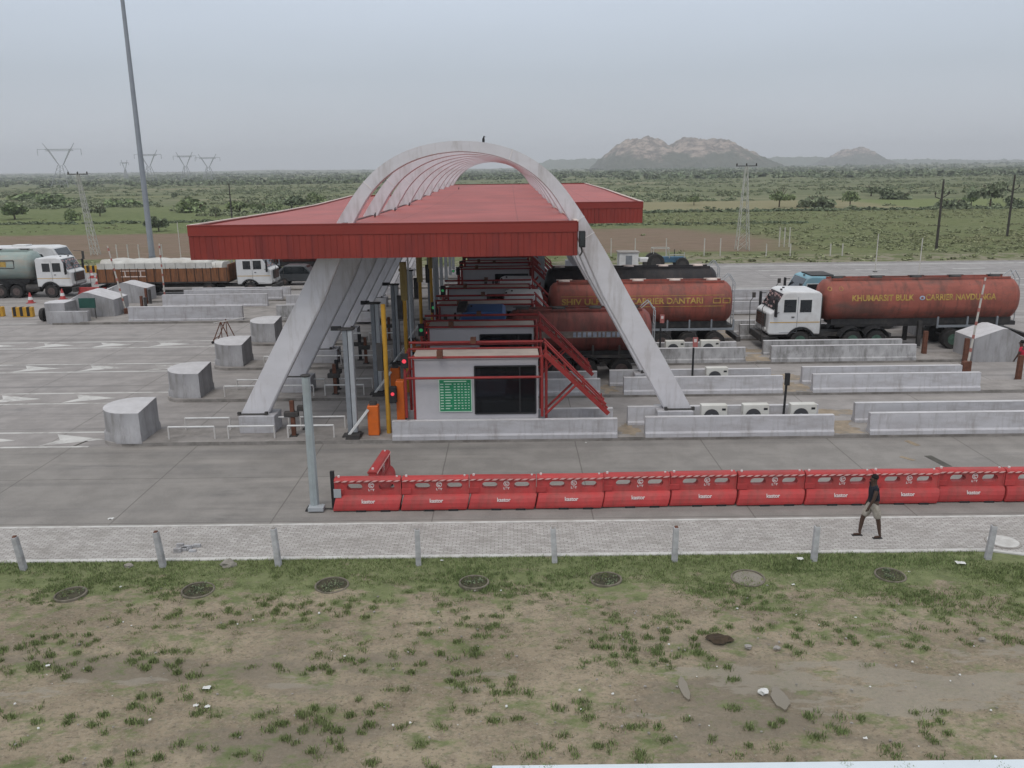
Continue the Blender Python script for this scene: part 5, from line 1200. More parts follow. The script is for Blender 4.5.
# B: brown cargo lorry under white tarpaulin
tB = thing('cargo_lorry', 'long brown cargo lorry loaded under a white tarpaulin, white cab', 'cargo lorry', (-18.55, 67.7, 0), 0)
cab(tB, 'cabw', roof=3.05, deco=True); chassis(tB, -.25, -13.9, (-1.95, -5.2, -10.3, -11.5, -12.7))
bx0, bx1, bz0, bz1 = -3.6, -13.9, 1.15, 2.2
MB().box(bx1, bx0, -1.22, 1.22, bz0-.12, bz0).build('load_floor', 'dark', tB)
for sy in (-1, 1): MB().box(bx1, bx0, sy*1.2-.04, sy*1.2+.04, bz0, bz1).build('side_board', 'plank', tB)
MB().box(bx0-.04, bx0+.04, -1.15, 1.15, bz0, bz1+.25).build('front_board', 'plank', tB); MB().box(bx1-.04, bx1+.04, -1.15, 1.15, bz0, bz1).build('tail_board', 'plank', tB)
mb = MB()
for i in range(17):
    x_ = bx1+.1+(bx0-bx1-.2)*i/16
    for sy in (-1, 1): mb.box(x_-.035, x_+.035, sy*1.245-.02, sy*1.245+.02, bz0-.1, bz1+.02)
mb.build('side_stakes', mat('dark_plank', (.07, .04, .028), .9, .3, 3), tB)
MB().box(bx1+1.9, bx1+3.9, -1.262, -1.245, 1.55, 1.62).box(bx1+1.9, bx1+3.9, -1.262, -1.245, 2.0, 2.06).box(bx1+2.2, bx1+2.3, -1.262, -1.245, 1.62, 2).box(bx1+3.4, bx1+3.5, -1.262, -1.245, 1.62, 2).build('painted_panel', 'trim', tB)
# tarpaulin: lumpy sheet sagging over the load
nx, ny = 90, 14; v = []
for j in range(ny+1):
    u = j/ny*2-1
    for i in range(nx+1):
        x_ = bx1+.1+(bx0-bx1-.5)*i/nx; edge_ = max(0, 1-abs(u)**6)
        z = bz1-.02+(.72 if x_ < bx0-1.5 else .45)*edge_*(.9+.18*mnoise.noise(Vector((x_*1.1, u*1.5, 1))))
        if i in (0, nx): z = bz1-.25
        if j in (0, ny): z = bz1+.02 if False else bz1-.03
        v.append((x_, u*1.15, z))
f = [(j*(nx+1)+i, j*(nx+1)+i+1, (j+1)*(nx+1)+i+1, (j+1)*(nx+1)+i) for j in range(ny) for i in range(nx)]
MB().add(v, f).build('tarpaulin', 'tarp', tB, smooth=60, fixn=False)
MB().box(bx1+.1, bx0-1.2, -1.262, -1.24, bz1-.02, bz1+.42).build('tarpaulin_skirt', 'tarp', tB)
for i in range(12):
    x_ = bx1+.7+(bx0-bx1-1.6)*i/11; MB().tube((x_, -1.27, bz1-.5), (x_, -1.27, bz1+.4), .012, 4).build('rope', 'dark', tB)
# bus
bus = thing('bus', 'white coach with a dark window band behind the pale green tanker', 'bus', (-37.6, 73.2, 0), 0)
prof = [(-12, .45), (-12, 3.35), (-11.8, 3.5), (-1.6, 3.52), (-1.0, 3.42), (-.25, 2.1), (0, 1.6), (0, .5)]
MB().prism(prof, -1.25, 1.25, 'y').build('bus_body', 'cabw', bus, bevel=.1, seg=2)
for sy in (-1, 1): MB().prism([(-11.5, 1.75), (-11.5, 3.0), (-2.6, 3.02), (-1.9, 2.9), (-1.35, 1.9), (-1.6, 1.75)], sy*1.245, sy*1.262, 'y').build('side_window', 'glass', bus)
MB().add([(-.93, -1.05, 3.32), (-.93, 1.05, 3.32), (-.18, 1.1, 2.05), (-.18, -1.1, 2.05)], [(0, 1, 2, 3)]).build('windscreen', 'glass', bus)
MB().box(-4.8, -3.6, -.5, .5, 3.5, 3.64).build('roof_unit', 'white', bus)
for x_ in (-2.4, -9.4):
    for sy in (-1, 1): wheel(bus, x_, sy*1.25)
for sy in (-1, 1): MB().tube((-.5, sy*1.2, 3.0), (.2, sy*1.45, 2.9), .02, 5).box(.12, .24, sy*1.45-.1, sy*1.45+.1, 2.2, 2.9).build('mirror', 'dark', bus)
# dark car and white car
def small_car(label, x, y, rz_, m, h=1.55):
    t = thing('parked_car', label, 'car', (x, y, 0), rz_)
    MB().prism([(0, .35), (.05, .8), (-.9, .98), (-1.55, h-.06), (-1.9, h), (-3.3, h), (-4.1, 1.0), (-4.25, .95), (-4.3, .35)], -.82, .82, 'y').build('car_body', m, t, bevel=.08, seg=2)
    for sy in (-1, 1): MB().prism([(-1.15, 1.0), (-1.7, h-.12), (-3.25, h-.12), (-3.8, 1.0)], sy*.815, sy*.83, 'y').build('side_window', 'glass', t)
    for x_ in (-.85, -3.4):
        for sy in (-1, 1): wheel(t, x_, sy*.84, .33, .2)
    MB().add([(-1.0, -.7, 1.02), (-1.0, .7, 1.02), (-1.52, .62, h-.07), (-1.52, -.62, h-.07)], [(0, 1, 2, 3)]).build('windscreen', 'glass', t)
    return t
small_car('dark grey car in front of the far red tanker, right of the white cab', -15.9, 72.9, 0, 'bodydark', 1.7)
t = thing('kiosk', 'small white cabin at the highway edge above the tanker tanks', 'kiosk', (11.0, 79.8, 0)); MB().box(-.9, .9, -.8, .8, 0, 1.75).build('cabin_wall', 'white', t, bevel=.03); MB().box(-1.0, 1.0, -.9, .9, 1.75, 1.83).build('roof', 'conc', t); MB().box(-.3, .3, -.815, -.8, .1, 1.5).build('door', 'greyd', t)
t = thing('flatbed_cart', 'low white cart beside the small white cabin', 'cart', (12.9, 79.4, 0)); MB().box(-.9, .9, -.5, .5, .9, 1.25).build('cart_bed', 'white', t, bevel=.03); MB().lathe([(.3, -.6), (.3, -.5)], (0, 0, .3), 'y', 12).lathe([(.3, .5), (.3, .6)], (0, 0, .3), 'y', 12).build('wheel', 'black', t); MB().box(-.5, .5, -.45, .45, .3, .9).build('cart_frame', 'dark', t)
# blue tractor
x_, y_ = gp(668, 272); tr = thing('tractor', 'blue farm tractor on the highway behind the tankers', 'tractor', (16.4, 79.8, 0), 0)
MB().box(-2.4, -.1, -.3, .3, .75, 1.3).box(-.15, .0, -.28, .28, .7, 1.25).build('bonnet', 'tractor', tr, bevel=.05); MB().box(-3.0, -2.2, -.55, .55, .8, 1.15).box(-2.9, -2.4, -.25, .25, 1.15, 1.45).build('seat_deck', 'tractor', tr)
for sy in (-1, 1):
    wheel(tr, -2.9, sy*.95, .82, .4, rimm='dark'); wheel(tr, -.4, sy*.85, .62, .3, rimm='dark')
    MB().path([(-3.1, sy*.6, 1.1), (-3.1, sy*.6, 2.1), (-1.7, sy*.6, 2.1), (-1.6, sy*.6, 1.2)], .035, 6).build('roll_frame', 'galv', tr)
MB().path([(-1.6, -.6, 2.1), (-1.6, .6, 2.1)], .04).path([(-3.1, -.6, 2.1), (-3.1, .6, 2.1)], .04).path([(-1.6, -.6, 1.5), (-.2, -.5, 1.5)], .04).path([(-.2, -.5, .9), (-.2, -.5, 1.7)], .04).build('guard_bars', 'galv', tr); MB().tube((-1.0, .15, 1.3), (-1.0, .15, 1.95), .04).build('exhaust', 'dark', tr)

# ================================================================== STREET FURNITURE NEAR THE ROAD
# ---- water filled barriers
def capsule(xc, zc, hw, hh, n=8):
    r = hh; p = []
    for a in np.linspace(-math.pi/2, math.pi/2, n): p.append((xc+hw-r+r*math.cos(a), zc+r*math.sin(a)))
    for a in np.linspace(math.pi/2, 3*math.pi/2, n): p.append((xc-hw+r+r*math.cos(a), zc+r*math.sin(a)))
    return p
def panel_with_holes(outer, holes, y0, y1):
    cu = bpy.data.curves.new('p', 'CURVE'); cu.dimensions = '2D'; cu.fill_mode = 'BOTH'; cu.extrude = (y1-y0)/2
    for pts in [outer]+holes:
        sp_ = cu.splines.new('POLY'); sp_.points.add(len(pts)-1); sp_.use_cyclic_u = True
        for q, (a, b) in zip(sp_.points, pts): q.co = (a, b, 0, 1)
    o = bpy.data.objects.new('p', cu); COL.objects.link(o); dg = bpy.context.evaluated_depsgraph_get(); dg.update()
    me = bpy.data.meshes.new_from_object(o.evaluated_get(dg)); v = [(p.co.x, (y0+y1)/2-p.co.z, p.co.y) for p in me.vertices]; f = [tuple(p.vertices) for p in me.polygons]
    bpy.data.objects.remove(o); bpy.data.curves.remove(cu); bpy.data.meshes.remove(me); return v, f
BL = 1.93
def barrier():
    t = thing('water_barrier', '', 'road barrier', group='red plastic barriers lined up along the road')
    L = BL-.02
    # rounded foot
    prof = [(.0, .02), (-.015, .12), (-.005, .24), (.03, .34), (.085, .41), (.15, .45), (.41, .45), (.475, .41), (.53, .34), (.565, .24), (.575, .12), (.56, .02)]
    fm = MB().prism(prof, .015, L, 'x'); fm.v = [(x+.10*(z/.45)-.07, y, z) for x, y, z in fm.v]; fm.build('foot', 'barrier', t, bevel=.035, seg=2)
    v, f = panel_with_holes([(.0, .44), (L, .44), (L, .86), (0, .86)], [capsule(.58, .69, .225, .105), capsule(1.50, .69, .225, .105)], .17, .39)
    MB().add(v, f).build('panel', 'barrier', t)
    MB().prism([(.13, .86), (.13, .9), (.17, .96), (.39, .96), (.43, .9), (.43, .86)], .0, L, 'x').build('top_rail', 'barrier', t, bevel=.02)
    mb = MB(); mr_ = MB(); n = 9
    for i in range(n):
        a = L*i/n; b = L*(i+1)/n; y = .118
        q = [(a, y, .862), (a+(b-a)*.55, y, .862), (a+(b-a)*.95, y, .905), (a+(b-a)*.4, y, .905)]
        mb.add(q+[(p[0], y+.01, p[2]) for p in q], [(0, 1, 2, 3), (7, 6, 5, 4), (0, 4, 5, 1), (1, 5, 6, 2), (2, 6, 7, 3), (3, 7, 4, 0)])
    mb.build('striped_tape', 'barpink', t)
    MB().box(-.02, .27, .145, .171, .47, .64).build('joint_lug', 'barrier', t, bevel=.01)
    MB().box(L-.035, L+.005, .15, .171, .45, .86).build('joint_pin', 'barrier', t, bevel=.008)
    # round mark with a small word below, word on the foot
    ring = MB(); n = 20; xc, zc = 1.06, .745
    for i in range(n):
        a, b = 2*math.pi*i/n, 2*math.pi*(i+1)/n; q = [(xc+r*math.cos(t_), .164, zc+r*math.sin(t_)) for r, t_ in ((.085, a), (.085, b), (.066, b), (.066, a))]
        ring.add(q, [(0, 1, 2, 3)])
    ring.box(xc-.045, xc-.02, .162, .166, zc-.04, zc+.045).box(xc-.045, xc+.03, .162, .166, zc-.045, zc-.02).box(xc-.01, xc+.055, .162, .166, zc+.015, zc+.035).build('round_mark', 'mark', t, fixn=False)
    v, f = text_mesh('L&T', .085, 0, .004); MB().add([(x*1.2+xc, .165, y+.60) for x, y, z in v], f).build('small_word', 'mark', t, fixn=False)
    v, f = text_mesh('kastor', .15, 0, .004)
    sl_ = (.05-.0)/(.40-.28); MB().add([(x+.98, .004-.010+max(0, (.315+y)-.28)*sl_*.9-.016, .315+y) for x, y, z in v], f).build('maker_word', 'mark', t, fixn=False)
    for fx in (.62, 1.32): MB().box(fx, fx+.28, -.02, .1, .0, .055).build('fork_slot', 'black', t)
    MB().lathe([(.035, 0), (.035, .05)], (.12, .28, .96), 'z', 8).build('filler_cap', 'mark', t); MB().lathe([(.03, 0), (.03, .03)], (L-.12, .28, .96), 'z', 8).build('filler_cap', 'mark', t)
    return t
br = barrier()
for i in range(11):
    x = -5.12+BL*i; lab = f'red plastic road barrier, {ORD[i] if i < 10 else "eleventh"} from the lamp post end' if i else 'red plastic road barrier at the lamp post end of the row'
    if i in (9,): lab = 'red plastic road barrier, tenth from the lamp post end'
    loc = (x+random.uniform(-.008, .008), 22.62+.011*i+random.uniform(-.045, .045), 0); rz_ = random.uniform(-.018, .018)
    if i == 0: br.location = loc; br['label'] = lab
    else: copy_tree(br, loc, lab, rz=rz_)
q = copy_tree(br, (-3.85, 23.35, .0), 'red plastic road barrier standing crosswise behind the row', rz=R(86))
# end delineator and cable
t = thing('delineator', 'short black delineator standing at the end of the barrier row', 'post', (-5.2, 22.95, 0)); MB().box(-.06, .05, -.05, .05, 0, 1.12).build('post', 'black', t); MB().box(.07, .28, -.3, -.28, .42, .68).build('grey_tag', 'grey', t)
# ---- lamp post without a lamp
t = thing('lamp_post', 'grey hexagonal post without a lamp at the barrier row end', 'post', (-5.74, 22.86, 0))
MB().lathe([(.135, 0), (.115, 3.95)], (0, 0, 0), 'z', 8).build('post', mat('pale_blue_grey_paint', (.32, .36, .37), .5, .12, 2, (.25, .25, .24), .4), t, loc=(0, 0, 0))
MB().lathe([(.125, 3.95), (.14, 3.97), (.14, 4.0)], (0, 0, 0), 'z', 8).build('top_flange', 'dark', t)
MB().box(-.24, .24, -.2, .2, .0, .04).build('base_plate', 'black', t); MB().box(-.14, .3, -.3, -.02, .04, .15).build('base_box', 'grey', t); MB().path([(.2, -.1, .06), (.45, -.05, .03), (.62, -.1, .04)], .02, 5).build('cable', 'dark', t)
for dx in (-.19, .19): MB().tube((dx, .12, .04), (dx, .12, .1), .025, 6).build('bolt', 'grey', t)

# ---- bollards by the footpath
BO = [(-12.12, 19.18, .95, -.10, 'broken topped'), (-8.68, 19.2, 1.02, -.085, 'leaning'), (-5.84, 19.24, 1.05, -.055, 'slightly leaning'), (-2.36, 19.14, 1.03, .0, 'upright'), (1.01, 19.2, 1.0, -.05, 'slightly tilted'), (3.97, 19.22, .98, .01, 'stained upright'), (7.42, 19.2, .98, .01, 'pale upright'), (11.66, 19.1, .98, .05, 'right hand leaning')]
for i, (x, y, h, ln, d) in enumerate(BO):
    t = thing('concrete_bollard', f'{d} grey concrete post on the grass edge, {names[i]} in its row', 'bollard', (x, y, -.05), group='concrete posts along the footpath')
    t.rotation_euler = (random.uniform(-.03, .03), ln, random.uniform(-.2, .2))
    o = MB().box(-.068, .068, -.068, .068, 0, h, .006, .006).build('post', 'bollard', t, bevel=.006)
    MB().box(-.04, .05, -.05, .04, h-.002, h+.03, .01, .01).build('chipped_top', 'rust' if i in (0, 1, 5) else 'conc', t)
# ---- concrete rings in the grass
for i, (x, y) in enumerate(((-10.29, 17.83), (-7.38, 17.95), (-4.29, 18.11), (-.95, 18.18), (2.17, 18.25), (5.52, 18.22), (8.91, 18.28))):
    d = ('first ring, dry soil inside', 'second ring, weeds inside', 'third ring, dark inside', 'fourth ring, sunk in the grass', 'fifth ring, dry twigs inside', 'sixth ring, half filled with water', 'seventh ring, tipped, dark weeds inside')[i]
    t = thing('concrete_ring', f'round concrete planting ring in the verge, {d}', 'planting ring', (x, y, .02), group='planting rings in the verge')
    rs = .36+.02*(i % 3); n = 28; wob = random.random()*6
    MB().lathe([(rs-.045, -.05), (rs-.04, .045), (rs-.02, .055), (rs, .04), (rs+.01, -.05)], (0, 0, 0), 'z', n).build('ring', mat('old_ring_concrete', (.17, .15, .12), .95, .3, 5, (.08, .075, .05), .7), t, smooth=40)
    MB().lathe([(rs-.052, -.02), (rs-.052, .025)], (0, 0, 0), 'z', n).build('soil' if i != 5 else 'water', mat('ring_soil', (.055, .05, .032), .95, .4, 9) if i != 5 else 'water', t)
    if i != 5:
        q = leafcloud(110 if i != 0 else 24, rs*.8, rs*.8, .10, .018, 6); q[..., 2] += .02; o = soup('weeds', q, None, 'leafd', 4); o.parent = t
    t.rotation_euler = (random.uniform(-.04, .04), random.uniform(-.04, .06), 0)
t = thing('manhole_cover', 'pale round manhole cover in the footpath by the last concrete post', 'manhole cover', (12.55, 20.0, .045)); MB().lathe([(.42, 0), (.42, .03), (.38, .035)], (0, 0, 0), 'z', 26).build('frame', 'conc', t); MB().lathe([(.37, 0), (.37, .04)], (0, 0, 0), 'z', 26).build('cover', 'edge', t)
t = thing('dark_pit', 'dark shallow hole in the verge grass', 'hole', (4.24, 15.62, .03)); MB().blob((0, 0, 0), (.24, .17, .035), 2, .5, 3).build('pit', mat('wet_dark_soil', (.05, .035, .022), .9, .3, 12), t)
# ---- puddles
def puddle(px, py, rx, ry_, seed, zz):
    x, y = gp(px, py); pts = []; n = 90
    for i in range(n):
        a = 2*math.pi*i/n; k = 1+.22*mnoise.fractal(Vector((math.cos(a)*1.2+seed, math.sin(a)*1.2, seed)), .8, 2.2, 6); k = max(.25, k); pts.append((x+rx*k*math.cos(a), y+ry_*k*math.sin(a)))
    return struct(MB().prism(pts, -.1, zz, 'z').build('puddle', 'water'))
puddle(780, 699, .15, .32, 1.2, .030); puddle(684, 689, .09, .34, 4., .03); 
# ---- stones and litter
def stone(px, py, r, label, m='rock', g=None):
    x, y = gp(px, py); t = thing('stone', label, 'stone', (x, y, .03), group=g); MB().blob((0, 0, r*.3), (r, r*.7, r*.55), 2, .35, px).build('stone_body', m, t)
stone(228, 567, .19, 'large pale boulder beside the third concrete post'); stone(129, 568, .12, 'pale rounded stone between the first two concrete posts'); stone(763, 694, .1, 'white stone at the puddle edge', 'litter')
stone(982, 641, .07, 'pale stone by the grass edge at the right'); stone(748, 649, .08, 'flat pale stone near the dark hole', 'conc'); stone(777, 650, .07, 'square pale stone right of the dark hole', 'conc')
PEB = []
for i in range(240):
    x = random.uniform(-9.5, 9.5); y = random.uniform(11.9, 18.9)
    if y > 17 and random.random() < .6: continue
    r = random.uniform(.012, .035); t = thing('pebble', 'small pale pebble lying on the bare mud of the verge', 'pebble', (x, y, .03+r*.3), rz=x*9, group='pebbles on the verge'); t.scale = (r, r*.8, r*.6)
    if len(PEB) < 3: PEB.append(MB().blob((0, 0, 0), (1, 1, 1), 1, .3, i).build('pebble_body', ('rock', 'litter', 'conc')[len(PEB)], t))
    else: c = PEB[random.choice((0, 0, 1, 2, 2))].copy(); COL.objects.link(c); c.parent = t
def scrap(px, py, s_, label, z=.05):
    x, y = gp(px, py); t = thing('litter', label, 'litter', (x, y, z)); mb = MB(); v = []
    for j in range(5):
        for i in range(5): v.append(((i-2)*s_*.25, (j-2)*s_*.18, .03*mnoise.noise(Vector((i*.7+px, j*.7, 0)))+.01))
    mb.add(v, [(j*5+i, j*5+i+1, (j+1)*5+i+1, (j+1)*5+i) for j in range(4) for i in range(4)]); mb.build('crumpled_sheet', 'litter', t, fixn=False)
for px, py, s_, l, z in ((111, 519, .22, 'white scrap on the near road at the left', .01), (196, 708, .13, 'first of two white scraps on the wet mud', .05), (208, 709, .14, 'second of two white scraps on the wet mud', .05), (442, 563, .1, 'white scrap beside the fourth concrete post', .07), (793, 587, .1, 'white scrap between the sixth and seventh rings', .06),
    (960, 565, .3, 'long white scrap near the last concrete post', .06), (800, 561, .22, 'flat white scrap on the grass by the seventh post', .06), (865, 741, .1, 'white scrap low on the bare mud at the right', .05), (48, 668, .12, 'pair of pale scraps at the far left of the verge', .05), (207, 690, .2, 'pale curled scrap above the wet mud', .05), (586, 443, .1, 'tiny white scrap on the road below the nearest booth wall', .01)):
    scrap(px, py, s_*.7, l, z)
t = thing('stone_heap', 'small heap of loose paving blocks lifted out of the footpath', 'rubble', (*gp(190, 549, .05), .05)); mb = MB()
for i in range(9): a, b = random.uniform(-.3, .3), random.uniform(-.2, .2); mb.box(a-.09, a+.09, b-.04, b+.04, 0, .05+.03*(i % 3))
mb.build('loose_blocks', 'bollard', t)
# low white parapet at the bottom edge of the view
t = thing('parapet', 'white parapet top running along the bottom edge at the right', 'parapet', (0, 0, 0)); MB().box(-.4, 14, 11.5, 11.86, -.3, .045).build('parapet_body', mat('bluish_white_paint', (.62, .68, .72), .6, .05, 1), t, bevel=.01)
MB().box(-.41, 14, 11.861, 11.9, -.3, -.0).build('drip_edge', 'dark', t)

# ================================================================== POLES AND PYLONS
def lattice(px, py, ytop, base_w, label, m='galv', top_arms=True, lean=0):
    x, y = gp(px, py); d = Fv+(px-512)/CF*Rv+(384-ytop)/CF*Uv; h = CH+d.z*(y/d.y)
    t = thing('lattice_pole', label, 'pylon', (x, y, 0)); w = base_w/2; legs = [(-w, -w), (w, -w), (w, w), (-w, w)]; tw = .12
    P = lambda i, z: Vector((legs[i][0]*(1-z/h)+tw*np.sign(legs[i][0])*(z/h)+lean*z/h, legs[i][1]*(1-z/h)+tw*np.sign(legs[i][1])*(z/h), z))
    for i in range(4): MB().tube(P(i, 0), P(i, h), .045, 5).build('leg', m, t)
    mb = MB(); n = 9
    for k in range(n):
        z0, z1 = h*k/n, h*(k+1)/n
        for i in range(4): mb.tube(P(i, z0), P((i+1) % 4, z1), .02, 4); mb.tube(P((i+1) % 4, z0), P(i, z1), .02, 4)
    mb.build('bracing', m, t)
    if top_arms:
        MB().bar((lean-1.2, 0, h), (lean+1.2, 0, h), .09).build('cross_arm', 'dark', t)
        for a in (-1.1, 0, 1.1): MB().lathe([(.06, 0), (.09, .12), (.05, .25)], (lean+a, 0, h+.05), 'z', 8).build('insulator', 'pole', t)
lattice(742, 250, 166, 1.35, 'tall lattice mast on the verge beyond the highway'); lattice(96, 255, 174, .8, 'thin lattice pole left of the tall mast, dark head', 'galv', lean=-.9)
def wood(px, py, ytop, label, arms=True, ln=0):
    x, y = gp(px, py); d = Fv+(px-512)/CF*Rv+(384-ytop)/CF*Uv; h = CH+d.z*(y/d.y); t = thing('power_pole', label, 'power pole', (x, y, -.1))
    MB().tube((0, 0, 0), (ln, 0, h), .16, 8, .11).build('pole', 'pole', t)
    if arms:
        z = h*.82; MB().bar((ln-.75, 0, z-.25), (ln, 0, z-.55), .08).bar((ln+.75, 0, z+.05), (ln, 0, z-.4), .08).bar((ln-.75, 0, z), (ln-.75, 0, z-.3), .06).build('cross_arm', 'pole', t)
        for a, b in ((-.75, 0), (.75, .1), (0, h-z)): MB().lathe([(.08, 0), (.1, .12), (.04, .28)], (ln+a, 0, z+b), 'z', 8).build('insulator', 'pole', t)
wood(936, 250, 181, 'nearest dark wooden power pole in the green field', ln=0); wood(1007, 236, 176, 'last wooden power pole, beside the spreading tree', ln=0); wood(232, 218, 183, 'single dark pole beyond the left canopy slope', arms=False)
# tall lighting mast
mx_, my_ = gp(153, 264); t = thing('high_mast', 'very tall grey steel lighting mast at the left', 'mast', (mx_, my_, 0)); MB().tube((0, 0, 0), (0, 0, 34), .31, 14, .15).build('mast_tube', 'mast', t, smooth=40); MB().tube((0, 0, 0), (0, 0, .9), .36, 14, .35).build('base_sleeve', 'greyd', t, smooth=40)
MB().lathe([(.9, 0), (.9, .3)], (0, 0, 33.2), 'z', 12).build('lamp_ring', 'dark', t); MB().box(-.5, .5, -.5, .5, 0, .1).build('base_plate', 'conc', t)
# ---- far transmission pylons: splayed legs, waist, two horns and a beam
def pylon(px, ytop, wpx, Y, label):
    k = Y/CF; x = (px-512)*k*1.0; W_ = wpx*k; d = Fv+(px-512)/CF*Rv+(384-ytop)/CF*Uv; H = CH+d.z*(Y/d.y); x = d.x*(Y/d.y)
    t = thing('transmission_pylon', label, 'pylon', (x, Y, 0), group='far transmission pylons'); r = max(.16, Y*.00032)
    waist = H*.5; bw = W_*.2; beam = H*.86
    def tr(a, b, rr=r): return MB().tube(a, b, rr, 5)
    for sx in (-1, 1):
        for sy in (-1, 1): tr((sx*bw, sy*bw, 0), (sx*bw*.25, sy*bw*.25, waist)).build('leg', 'galvfar', t)
        mb = MB(); a = Vector((sx*bw*.25, 0, waist)); b_ = Vector((sx*W_*.36, 0, H)); mb.tube(a, b_, r, 5); c_ = Vector((sx*bw*.25-sx*.2, 0, waist)); e_ = Vector((sx*W_*.24, 0, beam)); mb.tube(c_, e_, r*.8, 5)
        for i in range(6):
            u, w = i/6, (i+1)/6; mb.tube(a.lerp(b_, u*.86), c_.lerp(e_, w), r*.6, 4); mb.tube(c_.lerp(e_, u), a.lerp(b_, w*.86), r*.6, 4)
        mb.tube(Vector((sx*W_*.32, 0, beam)), Vector((sx*W_*.5, 0, beam)), r*.9, 4).tube(Vector((sx*W_*.5, 0, beam)), Vector((sx*W_*.5, 0, beam-H*.14)), r*.8, 4)
        mb.build('horn', 'galvfar', t)
    mb = MB(); mb.tube((-W_*.33, 0, beam), (W_*.33, 0, beam), r, 5).tube((-W_*.33, 0, beam-H*.035), (W_*.33, 0, beam-H*.035), r*.8, 5)
    for i in range(10): u = -W_*.33+W_*.66*i/10; mb.tube((u, 0, beam), (u+W_*.066, 0, beam-H*.035), r*.5, 4)
    mb.build('beam', 'galvfar', t)
    mb = MB()
    for i in range(5): z0, z1 = waist*i/5, waist*(i+1)/5; f0_, f1_ = bw*(1-.75*i/5), bw*(1-.75*(i+1)/5); mb.tube((-f0_, -f0_, z0), (f1_, -f1_, z1), r*.5, 4); mb.tube((f0_, -f0_, z0), (-f1_, -f1_, z1), r*.5, 4)
    mb.build('bracing', 'galvfar', t)
for px, yt, w, Y, l in ((58, 143, 42, 620, 'nearest far transmission pylon at the left skyline'), (147, 150, 26, 900, 'far transmission pylon half behind the tall mast'), (184, 152, 22, 1050, 'far transmission pylon right of the tall mast, first of two'), (207, 154, 24, 1080, 'far transmission pylon right of the tall mast, second of two'), (124, 160, 8, 1400, 'tiny transmission pylon left of the tall mast')): pylon(px, yt, w, Y, l)
mb = MB()
# ---- fence posts along the highway verge
fp = None
for i, px in enumerate([611, 635, 666, 704, 720, 766, 790, 830, 842, 779, 784, 789, 595, 140, 163, 118, 129, 60, 30]):
    if px in (779, 784, 789): x, y = gp(px, 247); h = 2.3
    else: x, y = gp(px, 256 if px > 500 else 262); h = 1.9 if px < 760 else 1.3
    lab = 'thin pale concrete fence post on the verge beyond the highway'
    if fp is None:
        fp = thing('fence_post', lab, 'fence post', (x, y, 0), group='fence posts beyond the highway'); MB().box(-.05, .05, -.05, .05, 0, 1.9).build('post', 'whitestick', fp)
    else: copy_tree(fp, (x, y, 0), lab, scale=(1, 1, h/1.9))
# yellow and black kerb blocks
def yb(x, y, L, label, n):
    t = thing('striped_kerb_block', label, 'kerb block', (x, y, 0)); MB().box(0, L, 0, .3, 0, .68).build('block_body', 'yellow', t, bevel=.02); mb = MB()
    for i in range(n): a = L*(i+.15)/n; mb.box(a, a+L/n*.45, -.004, .3, .06, .683)
    mb.build('black_bands', 'black', t)
yb(-34.1, 57.3, 1.4, 'yellow and black striped block standing left of the stepped grey block', 3); yb(-36.4, 57.6, 1.5, 'yellow and black striped block cut by the left edge', 3); yb(-44.5, 83.4, 7.2, 'long yellow and black striped kerb beyond the tanker and the bus', 13)
t = thing('tyre', 'black tyre leaning on the stepped grey block', 'tyre', (-31.0, 55.6, .45)); MB().lathe([(.22, -.12), (.42, -.12), (.45, 0), (.42, .12), (.22, .12)], (0, 0, 0), 'x', 18).build('tyre_ring', 'tarred', t)
# cones
def cone(px, py, label):
    x, y = gp(px, py); t = thing('traffic_cone', label, 'cone', (x, y, 0), group='traffic cones'); MB().lathe([(.2, .04), (.17, .25)], (0, 0, 0), 'z', 12).lathe([(.12, .48), (.04, .8)], (0, 0, 0), 'z', 12).build('cone', 'bartape', t); MB().lathe([(.17, .25), (.12, .48)], (0, 0, 0), 'z', 12).build('white_band', 'white', t); MB().box(-.25, .25, -.25, .25, 0, .04).build('cone_foot', 'bartape', t)
cone(31, 303, 'red and white cone below the green tanker wheels'); cone(63, 299, 'red and white cone in front of the white cab wheel'); cone(92, 278, 'red and white cone near the yellow striped kerb'); cone(98, 284, 'red and white cone by the cargo truck tail')
t = thing('road_barrier', 'red plastic barrier lying by the cargo truck tail', 'barrier', (-34.2, 66.6, 0)); MB().prism([(0, 0), (0, .3), (.15, .4), (.18, .75), (.35, .75), (.38, .4), (.5, .3), (.5, 0)], 0, 2.2, 'x').build('barrier_body', 'barrier', t, bevel=.02)

